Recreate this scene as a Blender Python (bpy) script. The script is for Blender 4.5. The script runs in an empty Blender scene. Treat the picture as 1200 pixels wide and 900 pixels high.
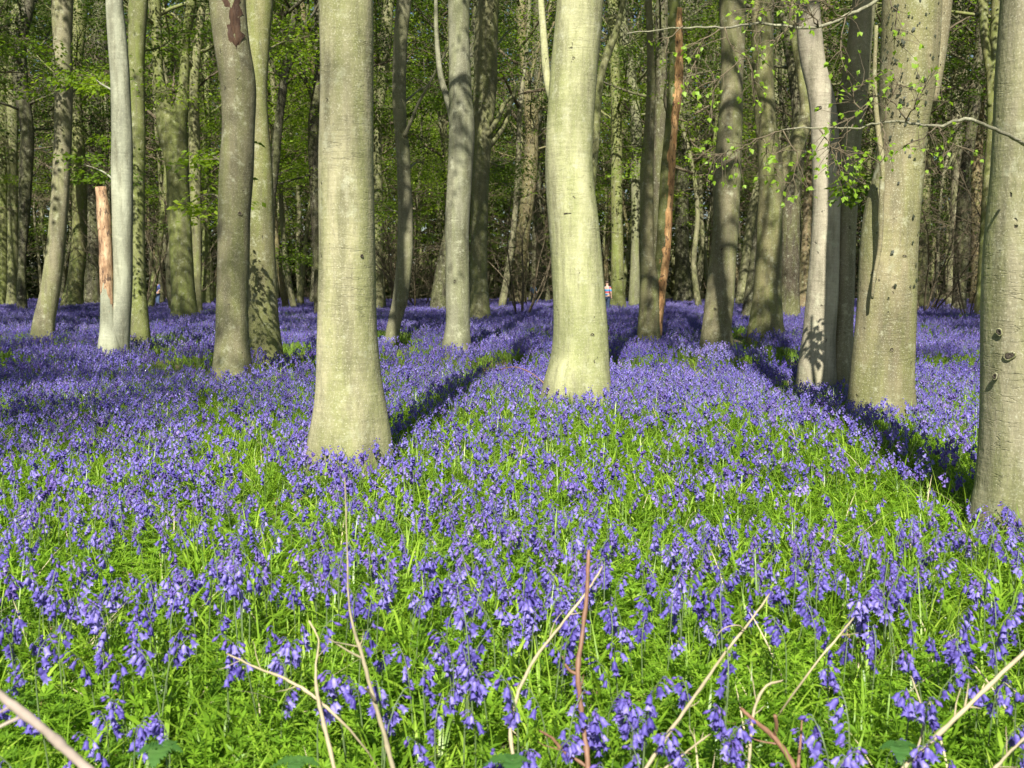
import bpy, math, random
import numpy as np
from mathutils import Vector

R = math.radians
rng = np.random.default_rng(7)
random.seed(7)
scene = bpy.context.scene
COL = scene.collection

# ------------------------------------------------------------------ camera
F = 1203.0
HC = 1.30
TH = math.atan((450 - 335) / F)
cam_d = bpy.data.cameras.new('camera')
cam = bpy.data.objects.new('camera', cam_d)
COL.objects.link(cam)
cam.location = (0, 0, HC)
cam.rotation_euler = (math.pi / 2 - TH, 0, 0)
cam_d.sensor_width = 36
cam_d.lens = 36 * F / 1200
cam_d.clip_end = 2000
cam_d.clip_start = 0.05
cam_d.dof.use_dof = True
cam_d.dof.focus_distance = 7.0
cam_d.dof.aperture_fstop = 7.0
scene.camera = cam


def ray(px, py):
    u, v = (px - 600) / F, (450 - py) / F
    return np.array([u, math.cos(TH) + v * math.sin(TH), -math.sin(TH) + v * math.cos(TH)])


def PT(px, py, Y):
    d = ray(px, py)
    return np.array([0, 0, HC]) + d * (Y / d[1])


def depth_at(py, z=0.33):
    d = ray(600, py)
    return d[1] * (HC - z) / -d[2]


def pix(x, y, z):
    c, s = math.cos(TH), math.sin(TH)
    dz = z - HC
    f = y * c - dz * s
    u = y * s + dz * c
    return 600 + F * x / f, 450 - F * u / f, f


# ------------------------------------------------------------------ mesh helpers
class MB:
    def __init__(self):
        self.v, self.f, self.m, self.n = [], [], [], 0

    def add(self, v, f, mi=0):
        """v (N,3), f list of (K,k) index arrays or a list of tuples"""
        v = np.asarray(v, float)
        if isinstance(f, np.ndarray):
            f = [f]
        for a in f:
            a = np.asarray(a)
            if a.ndim == 1:
                a = a[None]
            self.f.append(a + self.n)
            self.m.append(np.full(len(a), mi, np.int32))
        self.v.append(v)
        self.n += len(v)

    def merge(self, o, M=None, off=(0, 0, 0)):
        for v in o.v:
            pass
        V = np.concatenate(o.v)
        if M is not None:
            V = V @ np.asarray(M).T
        V = V + np.asarray(off)
        for a, mi in zip(o.f, o.m):
            self.f.append(a + self.n)
            self.m.append(mi)
        self.v.append(V)
        self.n += len(V)

    def mesh(self, name, mats, smooth=True):
        me = bpy.data.meshes.new(name)
        V = np.concatenate(self.v) if self.v else np.zeros((0, 3))
        tot, st, mi, loops, c = [], [], [], [], 0
        for a, m in zip(self.f, self.m):
            k = a.shape[1]
            loops.append(a.reshape(-1))
            tot.append(np.full(len(a), k, np.int32))
            st.append(c + k * np.arange(len(a)))
            c += k * len(a)
            mi.append(m)
        me.vertices.add(len(V))
        me.vertices.foreach_set('co', V.astype(np.float32).reshape(-1))
        if loops:
            L = np.concatenate(loops).astype(np.int32)
            me.loops.add(len(L))
            me.loops.foreach_set('vertex_index', L)
            S = np.concatenate(st).astype(np.int32)
            me.polygons.add(len(S))
            me.polygons.foreach_set('loop_start', S)
            me.polygons.foreach_set('material_index', np.concatenate(mi).astype(np.int32))
            if smooth:
                me.polygons.foreach_set('use_smooth', np.ones(len(S), bool))
        me.update(calc_edges=True)
        me.validate()
        for m in (mats if isinstance(mats, (list, tuple)) else [mats]):
            me.materials.append(m)
        return me


def obj(name, me, parent=None, loc=None, color=None):
    o = bpy.data.objects.new(name, me)
    COL.objects.link(o)
    if parent is not None:
        o.parent = parent
    if loc is not None:
        o.location = loc
    if color is not None:
        o.color = color
    return o


def thing(name, label, cat, loc=(0, 0, 0), group=None):
    o = bpy.data.objects.new(name, None)
    COL.objects.link(o)
    o.location = loc
    o.empty_display_size = 0.2
    o['label'] = label
    o['category'] = cat
    if group:
        o['group'] = group
    return o


def norm(a):
    a = np.asarray(a, float)
    return a / (np.linalg.norm(a, axis=-1, keepdims=True) + 1e-12)


def catmull(P, n):
    """smooth curve through the rows of P (place and radius), n steps per span, tangents weighted by spacing"""
    P = np.asarray(P, float)
    seg = np.linalg.norm(np.diff(P[:, :3], axis=0), axis=1) + 1e-6
    u = np.concatenate([[0], np.cumsum(seg)])
    m = np.gradient(P, u, axis=0) if len(P) > 2 else np.repeat((np.diff(P, axis=0) / seg[0]), 2, 0)
    out = []
    for i in range(len(P) - 1):
        h = seg[i]
        k = max(n, int(math.ceil(n * h / .8))) if h > .8 and n >= 5 else n
        for t in np.arange(k) / k:
            out.append((2 * t ** 3 - 3 * t ** 2 + 1) * P[i] + (t ** 3 - 2 * t ** 2 + t) * h * m[i] + (3 * t ** 2 - 2 * t ** 3) * P[i + 1] + (t ** 3 - t ** 2) * h * m[i + 1])
    out.append(P[-1])
    return np.array(out)


def tube(mb, C, rad, sides=8, mi=0, mod=None, cap=True, arc=None):
    """tube along centres C with radii rad; mod(i, theta)->factor; arc=(a0,a1) makes an open strip"""
    C = np.asarray(C, float)
    n = len(C)
    rad = np.asarray(rad, float)
    T = np.gradient(C, axis=0)
    T = norm(T)
    ref = np.array([1.0, 0, 0]) if abs(T[0][0]) < 0.9 else np.array([0, 1.0, 0])
    N = np.zeros_like(C)
    r = ref - T[0] * (ref @ T[0])
    for i in range(n):
        r = r - T[i] * (r @ T[i])
        r = r / (np.linalg.norm(r) + 1e-12)
        N[i] = r
    B = np.cross(T, N)
    if arc is None:
        th = np.linspace(0, 2 * np.pi, sides, endpoint=False)
        w = sides
    else:
        th = np.linspace(arc[0], arc[1], sides)
        w = sides
        ragged = (.10 * np.sin(np.arange(n) * 2.3 + 1) + .09 * np.sin(np.arange(n) * .9) + rng.normal(0, .06, n))[:, None] * np.linspace(-1, 1, sides)[None] ** 3
        ragged = ragged - .55 * np.linspace(-1, 1, sides)[None] * (np.maximum(0, np.linspace(-4, 1, n)) ** 2 + np.maximum(0, np.linspace(1, -4, n)) ** 2)[:, None]
    k = np.ones((n, w))
    if mod is not None:
        k = mod(np.arange(n)[:, None], th[None, :])
    tt = np.broadcast_to(th[None], (n, w)) + (ragged if arc is not None else 0)
    V = C[:, None, :] + (rad[:, None] * k)[:, :, None] * (np.cos(tt)[:, :, None] * N[:, None, :] + np.sin(tt)[:, :, None] * B[:, None, :])
    V = V.reshape(-1, 3)
    i, j = np.meshgrid(np.arange(n - 1), np.arange(w if arc is None else w - 1), indexing='ij')
    j2 = (j + 1) % w
    q = np.stack([i * w + j, i * w + j2, (i + 1) * w + j2, (i + 1) * w + j], -1).reshape(-1, 4)
    fs = [q]
    if cap and arc is None:
        fs.append(np.arange(w)[::-1][None])
        fs.append(((n - 1) * w + np.arange(w))[None])
    mb.add(V, fs, mi)


def leaves(mb, c, d, nrm, L, W, mi=0, fold=0.0):
    """diamond leaves: base c, direction d, normal nrm, length L, width W (arrays)"""
    c, d, nrm = np.asarray(c, float), norm(d), norm(nrm)
    s = norm(np.cross(d, nrm))
    up = np.cross(s, d)
    L = np.broadcast_to(np.asarray(L, float), (len(c),))[:, None]
    W = np.broadcast_to(np.asarray(W, float), (len(c),))[:, None]
    n = len(c)
    if fold:
        a = c + d * L * .42 + s * W * .5 + up * W * fold
        b = c + d * L * .42 - s * W * .5 + up * W * fold
        m = c + d * L * .45
        t = c + d * L - up * L * .12
        V = np.stack([c, a, t, b, m], 1).reshape(-1, 3)
        o = (np.arange(n) * 5)[:, None]
        f = np.concatenate([o + np.array([[0, 1, 4]]), o + np.array([[4, 1, 2]]), o + np.array([[0, 4, 3]]), o + np.array([[4, 2, 3]])])
        mb.add(V, f, mi)
    else:
        a = c + d * L * .45 + s * W * .5
        b = c + d * L * .45 - s * W * .5
        t = c + d * L - up * L * .1
        V = np.stack([c, a, t, b], 1).reshape(-1, 3)
        f = np.arange(n * 4).reshape(-1, 4)
        mb.add(V, f, mi)


# ------------------------------------------------------------------ materials
def newmat(name):
    m = bpy.data.materials.new(name)
    m.use_nodes = True
    nt = m.node_tree
    for n in list(nt.nodes):
        nt.nodes.remove(n)
    out = nt.nodes.new('ShaderNodeOutputMaterial')
    return m, nt, out


def N(nt, typ, **kw):
    n = nt.nodes.new(typ)
    for k, v in kw.items():
        if k.startswith('i_'):
            n.inputs[k[2:].replace('_', ' ')].default_value = v
        else:
            setattr(n, k, v)
    return n


def mixc(nt, fac, a, b, mode='MIX'):
    n = nt.nodes.new('ShaderNodeMix')
    n.data_type = 'RGBA'
    n.blend_type = mode
    for sock, val in ((n.inputs[0], fac), (n.inputs[6], a), (n.inputs[7], b)):
        if isinstance(val, (int, float)):
            sock.default_value = val
        elif isinstance(val, tuple):
            sock.default_value = (*val, 1) if len(val) == 3 else val
        else:
            nt.links.new(val, sock)
    return n.outputs[2]


def ramp(nt, src, stops):
    n = nt.nodes.new('ShaderNodeValToRGB')
    cr = n.color_ramp
    while len(cr.elements) < len(stops):
        cr.elements.new(0.5)
    for e, (p, c) in zip(cr.elements, stops):
        e.position = p
        e.color = (c, c, c, 1) if isinstance(c, (int, float)) else (*c, 1)
    nt.links.new(src, n.inputs[0])
    return n.outputs[0]


def noise(nt, coord, scale, detail=4, rough=.55, mapscale=None):
    v = coord
    if mapscale is not None:
        mp = nt.nodes.new('ShaderNodeMapping')
        mp.inputs['Scale'].default_value = mapscale
        nt.links.new(coord, mp.inputs[0])
        v = mp.outputs[0]
    n = nt.nodes.new('ShaderNodeTexNoise')
    n.inputs['Scale'].default_value = scale
    n.inputs['Detail'].default_value = detail
    n.inputs['Roughness'].default_value = rough
    nt.links.new(v, n.inputs['Vector'])
    return n.outputs[0]


def math_(nt, op, a, b=None):
    n = nt.nodes.new('ShaderNodeMath')
    n.operation = op
    for s, v in ((n.inputs[0], a), (n.inputs[1], b)):
        if v is None:
            continue
        if isinstance(v, (int, float)):
            s.default_value = v
        else:
            nt.links.new(v, s)
    return n.outputs[0]


def bark_mat():
    m, nt, out = newmat('beech_bark')
    tc = N(nt, 'ShaderNodeTexCoord')
    oi = N(nt, 'ShaderNodeObjectInfo')
    # a per tree shift so that no two trunks share a pattern
    sh = N(nt, 'ShaderNodeVectorMath', operation='SCALE')
    cmb = N(nt, 'ShaderNodeCombineXYZ')
    for k in range(3):
        nt.links.new(oi.outputs['Random'], cmb.inputs[k])
    nt.links.new(cmb.outputs[0], sh.inputs[0])
    sh.inputs['Scale'].default_value = 40
    ad = N(nt, 'ShaderNodeVectorMath', operation='ADD')
    nt.links.new(tc.outputs['Object'], ad.inputs[0])
    nt.links.new(sh.outputs[0], ad.inputs[1])
    P = ad.outputs[0]
    base = oi.outputs['Color']
    big = noise(nt, P, 2.2, 5, .6, (1, 1, .45))
    c = mixc(nt, 1.0, base, ramp(nt, big, [(.28, .45), (.46, .85), (.58, 1.05), (.75, 1.45)]), 'MULTIPLY')
    # green algae film, in vertical drifts
    al = noise(nt, P, 3.1, 6, .65, (1.4, 1.4, .3))
    alm = ramp(nt, al, [(.42, 0.0), (.60, 1.0)])
    amt = math_(nt, 'MULTIPLY', alm, oi.outputs['Alpha'])
    c = mixc(nt, amt, c, (.145, .175, .035))
    st = noise(nt, P, 6.0, 5, .65, (1.6, 1.6, .16))
    c = mixc(nt, ramp(nt, st, [(.36, .55), (.52, 0.0)]), c, (.10, .095, .055))
    # pale lichen freckles
    li = noise(nt, P, 95, 3, .7)
    lim = ramp(nt, li, [(.56, 0.0), (.66, .55)])
    c = mixc(nt, lim, c, (.52, .50, .36))
    sp = noise(nt, P, 60, 2, .6, (1, 1, .6))
    c = mixc(nt, ramp(nt, sp, [(.28, .35), (.40, 0.0)]), c, (.10, .095, .06))
    # larger pale lichen discs
    li2 = noise(nt, P, 7.5, 6, .75)
    c = mixc(nt, ramp(nt, li2, [(.55, 0.0), (.68, .5)]), c, (.47, .48, .33))
    # horizontal creases
    cr = noise(nt, P, 3.0, 3, .55, (.9, .9, 7.0))
    crm = ramp(nt, cr, [(.480, 0.0), (.495, .28), (.51, 0.0)])
    gate = ramp(nt, noise(nt, P, 2.1, 2, .5), [(.50, 0.0), (.64, 1.0)])
    crg = math_(nt, 'MULTIPLY', crm, gate)
    c = mixc(nt, crg, c, (.09, .08, .055))
    bandn = noise(nt, P, 5.0, 5, .65, (1.0, 1.0, 8.0))
    c = mixc(nt, 1.0, c, ramp(nt, bandn, [(.3, .87), (.5, 1.0), (.7, 1.07)]), 'MULTIPLY')
    # dark knots and scars
    vo = N(nt, 'ShaderNodeTexVoronoi')
    mp = N(nt, 'ShaderNodeMapping')
    mp.inputs['Scale'].default_value = (1.7, 1.7, .9)
    nt.links.new(P, mp.inputs[0])
    dist = N(nt, 'ShaderNodeVectorMath', operation='ADD')
    wob = N(nt, 'ShaderNodeTexNoise')
    wob.inputs['Scale'].default_value = 14
    nt.links.new(P, wob.inputs['Vector'])
    wsc = N(nt, 'ShaderNodeVectorMath', operation='SCALE')
    wsc.inputs['Scale'].default_value = .22
    nt.links.new(wob.outputs[1], wsc.inputs[0])
    nt.links.new(mp.outputs[0], dist.inputs[0])
    nt.links.new(wsc.outputs[0], dist.inputs[1])
    nt.links.new(dist.outputs[0], vo.inputs['Vector'])
    kn = ramp(nt, vo.outputs['Distance'], [(.05, .85), (.12, 0.0)])
    kg = ramp(nt, vo.outputs['Color'], [(.5, 0.0), (.56, 1.0)])
    kk = math_(nt, 'MULTIPLY', kn, kg)
    c = mixc(nt, kk, c, (.055, .045, .032))
    # soil and moss stain at the foot
    sx = N(nt, 'ShaderNodeSeparateXYZ')
    nt.links.new(tc.outputs['Object'], sx.inputs[0])
    ft = ramp(nt, math_(nt, 'ADD', sx.outputs[2], math_(nt, 'MULTIPLY', al, .5)), [(.25, .55), (.75, 0.0)])
    c = mixc(nt, ft, c, (.13, .14, .05))
    b = N(nt, 'ShaderNodeBsdfPrincipled')
    nt.links.new(c, b.inputs['Base Color'])
    b.inputs['Roughness'].default_value = .82
    b.inputs['Specular IOR Level'].default_value = .25
    h = math_(nt, 'ADD', math_(nt, 'MULTIPLY', big, .9), math_(nt, 'MULTIPLY', noise(nt, P, 26, 4, .6, (1, 1, .5)), .22))
    h = math_(nt, 'ADD', h, math_(nt, 'MULTIPLY', bandn, .12))
    h = math_(nt, 'SUBTRACT', h, math_(nt, 'MULTIPLY', crg, .45))
    h = math_(nt, 'SUBTRACT', h, math_(nt, 'MULTIPLY', kk, .5))
    bp = N(nt, 'ShaderNodeBump')
    bp.inputs['Strength'].default_value = .55
    bp.inputs['Distance'].default_value = .05
    nt.links.new(h, bp.inputs['Height'])
    nt.links.new(bp.outputs[0], b.inputs['Normal'])
    nt.links.new(b.outputs[0], out.inputs[0])
    return m


def deadwood_mat():
    m, nt, out = newmat('dead_wood')
    tc = N(nt, 'ShaderNodeTexCoord')
    oi = N(nt, 'ShaderNodeObjectInfo')
    P = tc.outputs['Object']
    a = noise(nt, P, 6, 6, .75, (1.5, 1.5, .4))
    c = ramp(nt, a, [(.32, (.09, .055, .035)), (.44, (.22, .135, .075)), (.56, (.36, .25, .15)), (.7, (.50, .40, .27))])
    c = mixc(nt, 1.0, c, oi.outputs['Color'], 'MULTIPLY')
    d = noise(nt, P, 17, 5, .7, (1, 1, .45))
    c = mixc(nt, ramp(nt, d, [(.38, .9), (.47, 0.0)]), c, (.075, .045, .03))
    b = N(nt, 'ShaderNodeBsdfPrincipled')
    nt.links.new(c, b.inputs['Base Color'])
    b.inputs['Roughness'].default_value = .9
    bp = N(nt, 'ShaderNodeBump')
    bp.inputs['Strength'].default_value = .8
    bp.inputs['Distance'].default_value = .03
    nt.links.new(math_(nt, 'ADD', a, math_(nt, 'MULTIPLY', d, .6)), bp.inputs['Height'])
    nt.links.new(bp.outputs[0], b.inputs['Normal'])
    nt.links.new(b.outputs[0], out.inputs[0])
    return m


def leaf_mat(name, cols, trans, scale=6.0, rough=.5, tcol=None, mixt=.45):
    """thin leaf: diffuse/gloss + light passing through; colour varies by place and by plant"""
    m, nt, out = newmat(name)
    tc = N(nt, 'ShaderNodeTexCoord')
    oi = N(nt, 'ShaderNodeObjectInfo')
    n1 = noise(nt, tc.outputs['Object'], scale, 3, .7)
    f = math_(nt, 'ADD', math_(nt, 'MULTIPLY', n1, 1.0), math_(nt, 'MULTIPLY', math_(nt, 'SUBTRACT', oi.outputs['Random'], .5), .32))
    k = len(cols)
    c = ramp(nt, f, [(.22 + .56 * i / (k - 1), cols[i]) for i in range(k)])
    b = N(nt, 'ShaderNodeBsdfPrincipled')
    nt.links.new(c, b.inputs['Base Color'])
    b.inputs['Roughness'].default_value = rough
    b.inputs['Specular IOR Level'].default_value = .35
    t = N(nt, 'ShaderNodeBsdfTranslucent')
    nt.links.new(mixc(nt, 1.0, c, trans, 'MULTIPLY'), t.inputs['Color'])
    mx = N(nt, 'ShaderNodeMixShader')
    mx.inputs[0].default_value = mixt
    nt.links.new(b.outputs[0], mx.inputs[1])
    nt.links.new(t.outputs[0], mx.inputs[2])
    nt.links.new(mx.outputs[0], out.inputs[0])
    return m


def plain(name, col, rough=.7, var=.25, scale=20):
    m, nt, out = newmat(name)
    tc = N(nt, 'ShaderNodeTexCoord')
    oi = N(nt, 'ShaderNodeObjectInfo')
    f = noise(nt, tc.outputs['Object'], scale, 4, .65)
    c = ramp(nt, f, [(.3, tuple(x * (1 - var) for x in col)), (.7, tuple(min(1, x * (1 + var)) for x in col))])
    b = N(nt, 'ShaderNodeBsdfPrincipled')
    nt.links.new(c, b.inputs['Base Color'])
    b.inputs['Roughness'].default_value = rough
    nt.links.new(b.outputs[0], out.inputs[0])
    return m


def ground_mat():
    m, nt, out = newmat('woodland_soil')
    tc = N(nt, 'ShaderNodeTexCoord')
    P = tc.outputs['Object']
    a = noise(nt, P, 1.1, 5, .6)
    d = noise(nt, P, 24, 5, .7)
    c = ramp(nt, d, [(.3, (.035, .025, .015)), (.5, (.10, .065, .035)), (.68, (.22, .14, .08))])
    c = mixc(nt, ramp(nt, a, [(.38, 0.0), (.58, .75)]), c, (.05, .09, .02))
    b = N(nt, 'ShaderNodeBsdfPrincipled')
    nt.links.new(c, b.inputs['Base Color'])
    b.inputs['Roughness'].default_value = .95
    bp = N(nt, 'ShaderNodeBump')
    bp.inputs['Strength'].default_value = .7
    bp.inputs['Distance'].default_value = .04
    nt.links.new(d, bp.inputs['Height'])
    nt.links.new(bp.outputs[0], b.inputs['Normal'])
    nt.links.new(b.outputs[0], out.inputs[0])
    return m


BARK = bark_mat()
DEAD = deadwood_mat()
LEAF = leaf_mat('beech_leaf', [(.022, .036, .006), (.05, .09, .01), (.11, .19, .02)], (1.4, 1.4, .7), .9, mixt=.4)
LEAF_LIT = leaf_mat('sunlit_leaf', [(.06, .11, .01), (.15, .25, .018), (.30, .42, .04)], (1.5, 1.45, .6), .9, mixt=.5)  # brighter copy of the beech leaf with sunlight put into its colour
FARLEAF = leaf_mat('far_leaf', [(.025, .020, .010), (.015, .020, .005), (.04, .06, .008), (.17, .26, .03)], (1.4, 1.4, .7), .11, mixt=.45)  # dark gaps and sunlit flecks of the far wood put into its colour
LEAF_NEW = leaf_mat('young_beech_leaf', [(.21, .36, .025), (.33, .50, .05)], (1.4, 1.35, .7), 5, mixt=.5)
TWIG = plain('bare_twig', (.12, .095, .055), .85, .4, 3)
TWIGDARK = plain('dark_branch', (.07, .058, .035), .9, .4, 6)
PETAL = leaf_mat('bluebell_petal', [(.07, .05, .28), (.15, .118, .46), (.37, .325, .72)], (1.1, 1.0, 1.12), 45, .5, mixt=.3)
PETAL_OLD = leaf_mat('bluebell_petal_purple', [(.09, .055, .26), (.175, .12, .42), (.40, .33, .66)], (1.1, 1.0, 1.12), 45, .5, mixt=.3)
BUD = leaf_mat('bluebell_bud', [(.10, .07, .32), (.17, .11, .42)], (1, 1, 1), 30, .5, mixt=.15)
STALK = plain('bluebell_stalk', (.11, .16, .06), .55, .3, 30)
BLADE = leaf_mat('grass_blade', [(.07, .15, .01), (.20, .35, .024), (.40, .55, .07)], (1.5, 1.45, .6), 9, .35, mixt=.4)
CLEAV = leaf_mat('cleavers_leaf', [(.06, .14, .01), (.18, .34, .022), (.34, .52, .05)], (1.4, 1.45, .6), 9, .45, mixt=.4)
NETTLE = leaf_mat('nettle_leaf', [(.05, .14, .03), (.09, .20, .04)], (1.3, 1.4, .8), 25, .55, mixt=.3)
SOIL = ground_mat()

# ------------------------------------------------------------------ ground
def ground_z(x, y):
    return .03 * np.sin(x * .31 + 1) * np.sin(y * .27) + .02 * np.sin(x * .9 + y * .7) + 6.5 * np.clip((y - 92) / 70, 0, 1) ** 1.3


def build_ground():
    xs = np.concatenate([np.linspace(-900, -62, 12), np.linspace(-60, 60, 121), np.linspace(62, 900, 12)])
    ys = np.concatenate([np.linspace(-600, -42, 10), np.linspace(-40, 130, 171), np.linspace(135, 1500, 14)])
    X, Y = np.meshgrid(xs, ys, indexing='ij')
    Z = ground_z(X, Y)
    V = np.stack([X, Y, Z], -1).reshape(-1, 3)
    n, mcol = len(xs), len(ys)
    i, j = np.meshgrid(np.arange(n - 1), np.arange(mcol - 1), indexing='ij')
    q = np.stack([i * mcol + j, (i + 1) * mcol + j, (i + 1) * mcol + j + 1, i * mcol + j + 1], -1).reshape(-1, 4)
    mb = MB()
    mb.add(V, q)
    o = obj('ground', mb.mesh('ground', SOIL))
    o['kind'] = 'structure'
    o['label'] = 'brown leaf litter and soil of the woodland floor'


build_ground()

# ------------------------------------------------------------------ crowns
def rv(n):
    return norm(rng.normal(size=(n, 3)))


def spray_leaves(mb, c, rad, n, L=.11, mi=0, tilt=.35, flat=.12):
    """a flat layer of leaves round a point, as beech holds them"""
    a = rng.uniform(0, 2 * np.pi, n)
    r = rad * np.sqrt(rng.uniform(0, 1, n))
    p = np.stack([r * np.cos(a), r * np.sin(a), rng.normal(0, flat * rad, n) - .18 * r * r / rad], -1) + c
    d = np.stack([np.cos(a + rng.normal(0, .7, n)), np.sin(a + rng.normal(0, .7, n)), rng.normal(-.25, .25, n)], -1)
    nr = np.array([0, 0, 1.0]) + rng.normal(0, tilt, (n, 3))
    s = L * rng.uniform(.65, 1.25, n)
    leaves(mb, p, d, nr, s, s * rng.uniform(.5, .7, n), mi)


def branch_curve(p, d, L, droop, n=5):
    d = norm(d)
    out = [np.array(p, float)]
    q = np.array(p, float)
    for i in range(n):
        d = norm(d + np.array([0, 0, droop]) + rng.normal(0, .13, 3))
        q = q + d * L / n
        out.append(q.copy())
    return np.array(out)


def crown_template(leafn=4500, R=4.2, H=12.0, twiggy=0, sprad=.75, leafL=.12, z0=0.0):
    """limbs and leaves of one crown; origin is where the crown starts on the trunk, trunk is the z axis"""
    limb, leaf = MB(), MB()
    nl = rng.integers(8, 12)
    tips = []
    for i in range(nl):
        z = z0 + (i + rng.uniform(-.3, .3)) / nl * H * .72
        z = max(z, 0)
        a = i * 2.4 + rng.uniform(-.4, .4)
        el = .35 + .7 * i / nl
        Lb = R * rng.uniform(.75, 1.15) * (1.1 - .4 * i / nl)
        C = branch_curve((0, 0, z), (math.cos(a) * math.cos(el), math.sin(a) * math.cos(el), math.sin(el)), Lb, .03, 6)
        r0 = .07 * (1.2 - .6 * i / nl)
        tube(limb, C, np.linspace(r0, .014, len(C)), 6)
        tips.append(C[-1])
        for k in range(2, len(C)):
            for _ in range(2):
                d = norm(C[k] - C[k - 1]) + rng.normal(0, .65, 3)
                S = branch_curve(C[k], d, R * rng.uniform(.22, .5), -.05, 4)
                tube(limb, S, np.linspace(.02, .006, len(S)), 4)
                tips += [S[2], S[-1]]
                if twiggy:
                    for _t in range(twiggy):
                        kk = rng.integers(1, len(S))
                        W = branch_curve(S[kk], norm(S[kk] - S[kk - 1]) + rng.normal(0, .7, 3), rng.uniform(.5, 1.3), 0, 3)
                        tube(limb, W, np.linspace(.009, .003, len(W)), 3, cap=False)
    tips = np.array(tips)
    if leafn:
        per = max(6, int(leafn / len(tips)))
        for t in tips:
            spray_leaves(leaf, t, sprad * rng.uniform(.6, 1.3), int(per * rng.uniform(.4, 1.6)), leafL)
    return limb, leaf


CROWNS = []
for k in range(4):
    li, le = crown_template(8000, rng.uniform(3.8, 4.8), 12)
    CROWNS.append((li.mesh('limbs', BARK), le.mesh('crown', LEAF, False)))

THIN = []
for k in range(3):
    li, le = crown_template(3000, rng.uniform(3.6, 4.4), 12)
    THIN.append((li.mesh('limbs', BARK), le.mesh('crown', LEAF, False)))

# ------------------------------------------------------------------ traced trees
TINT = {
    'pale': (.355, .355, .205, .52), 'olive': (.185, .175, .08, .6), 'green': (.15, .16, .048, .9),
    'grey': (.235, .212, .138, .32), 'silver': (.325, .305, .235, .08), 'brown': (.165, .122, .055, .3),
    'dark': (.05, .043, .025, .35), 'mid': (.20, .187, .105, .5),  # dark tint puts the shade of the deep wood into the bark
}
TREES = []


def trace(rows, Y):
    """rows (py, xl, xr) top..bottom -> centres and radii, sorted bottom to top"""
    rows = sorted(rows, key=lambda r: -r[0])
    C, rad = [], []
    for py, xl, xr in rows:
        p = PT((xl + xr) / 2, py, Y)
        d = ray((xl + xr) / 2, py)
        C.append(p)
        rad.append((xr - xl) / 2 / F * (Y / d[1]))
    return np.array(C), np.array(rad)


def stem_mesh(C, rad, origin, top, sides=22, foot=True, lobes=.07, grow=True):
    """live stem through traced centres, continued down into the soil and up to height top"""
    C, rad = list(C), list(rad)
    if foot:
        dirn = (C[0] - C[1]) / max(.2, np.linalg.norm(C[0] - C[1]))
        zb = C[0][2] + .12
        flare = 1.10
        for f_ in (.5, 1.0):
            C.insert(0, np.array([C[0][0] + dirn[0] * .1, C[0][1], C[0][2] - zb * .5]))
            rad.insert(0, rad[0] * flare)
    if grow:
        kk = min(3, len(C) - 1)
        d = norm(np.array(C[-1]) - np.array(C[-1 - kk]))
        r0 = rad[-1]
        fr = np.array([0, .03, .09, .19, .34, .52, .75, 1.0])
        n = 7
        z0 = C[-1][2]
        h = top - z0
        q = np.array(C[-1])
        ph = rng.uniform(0, 6.28)
        for i in range(1, n + 1):
            d = norm(d + np.array([.05 * math.sin(ph + i * 1.7), .05 * math.cos(ph + i * 1.3), .10 * (i > 2)]))
            q = q + d * h * (fr[i] - fr[i - 1]) / max(.5, d[2])
            C.append(q.copy())
            rad.append(r0 * (1 - .72 * fr[i]))
    M = np.column_stack([np.array(C), np.array(rad)])
    M = catmull(M, 5)
    M[:, 3] = np.maximum(M[:, 3], .01)
    n = len(M)
    p1, p2, p3 = rng.uniform(0, 6.28, 3)
    z = M[:, 2]

    def mod(i, th):
        zz = z[i]
        lob = lobes * np.exp(-np.maximum(zz, 0) / .30) * (np.cos(5 * th + p3) + .8 * np.cos(3 * th + p1) + .5 * np.cos(8 * th + p2)) if foot else 0
        return 1 + .022 * np.sin(2 * th + p1 + zz * .8) + .014 * np.sin(3 * th + p2 - zz * 1.7) + .012 * np.sin(zz * 6 + p1 + th) + lob
    mb = MB()
    Cc = M[:, :3] - origin
    tube(mb, Cc, M[:, 3], sides, 0, mod)
    return mb, M


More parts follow.
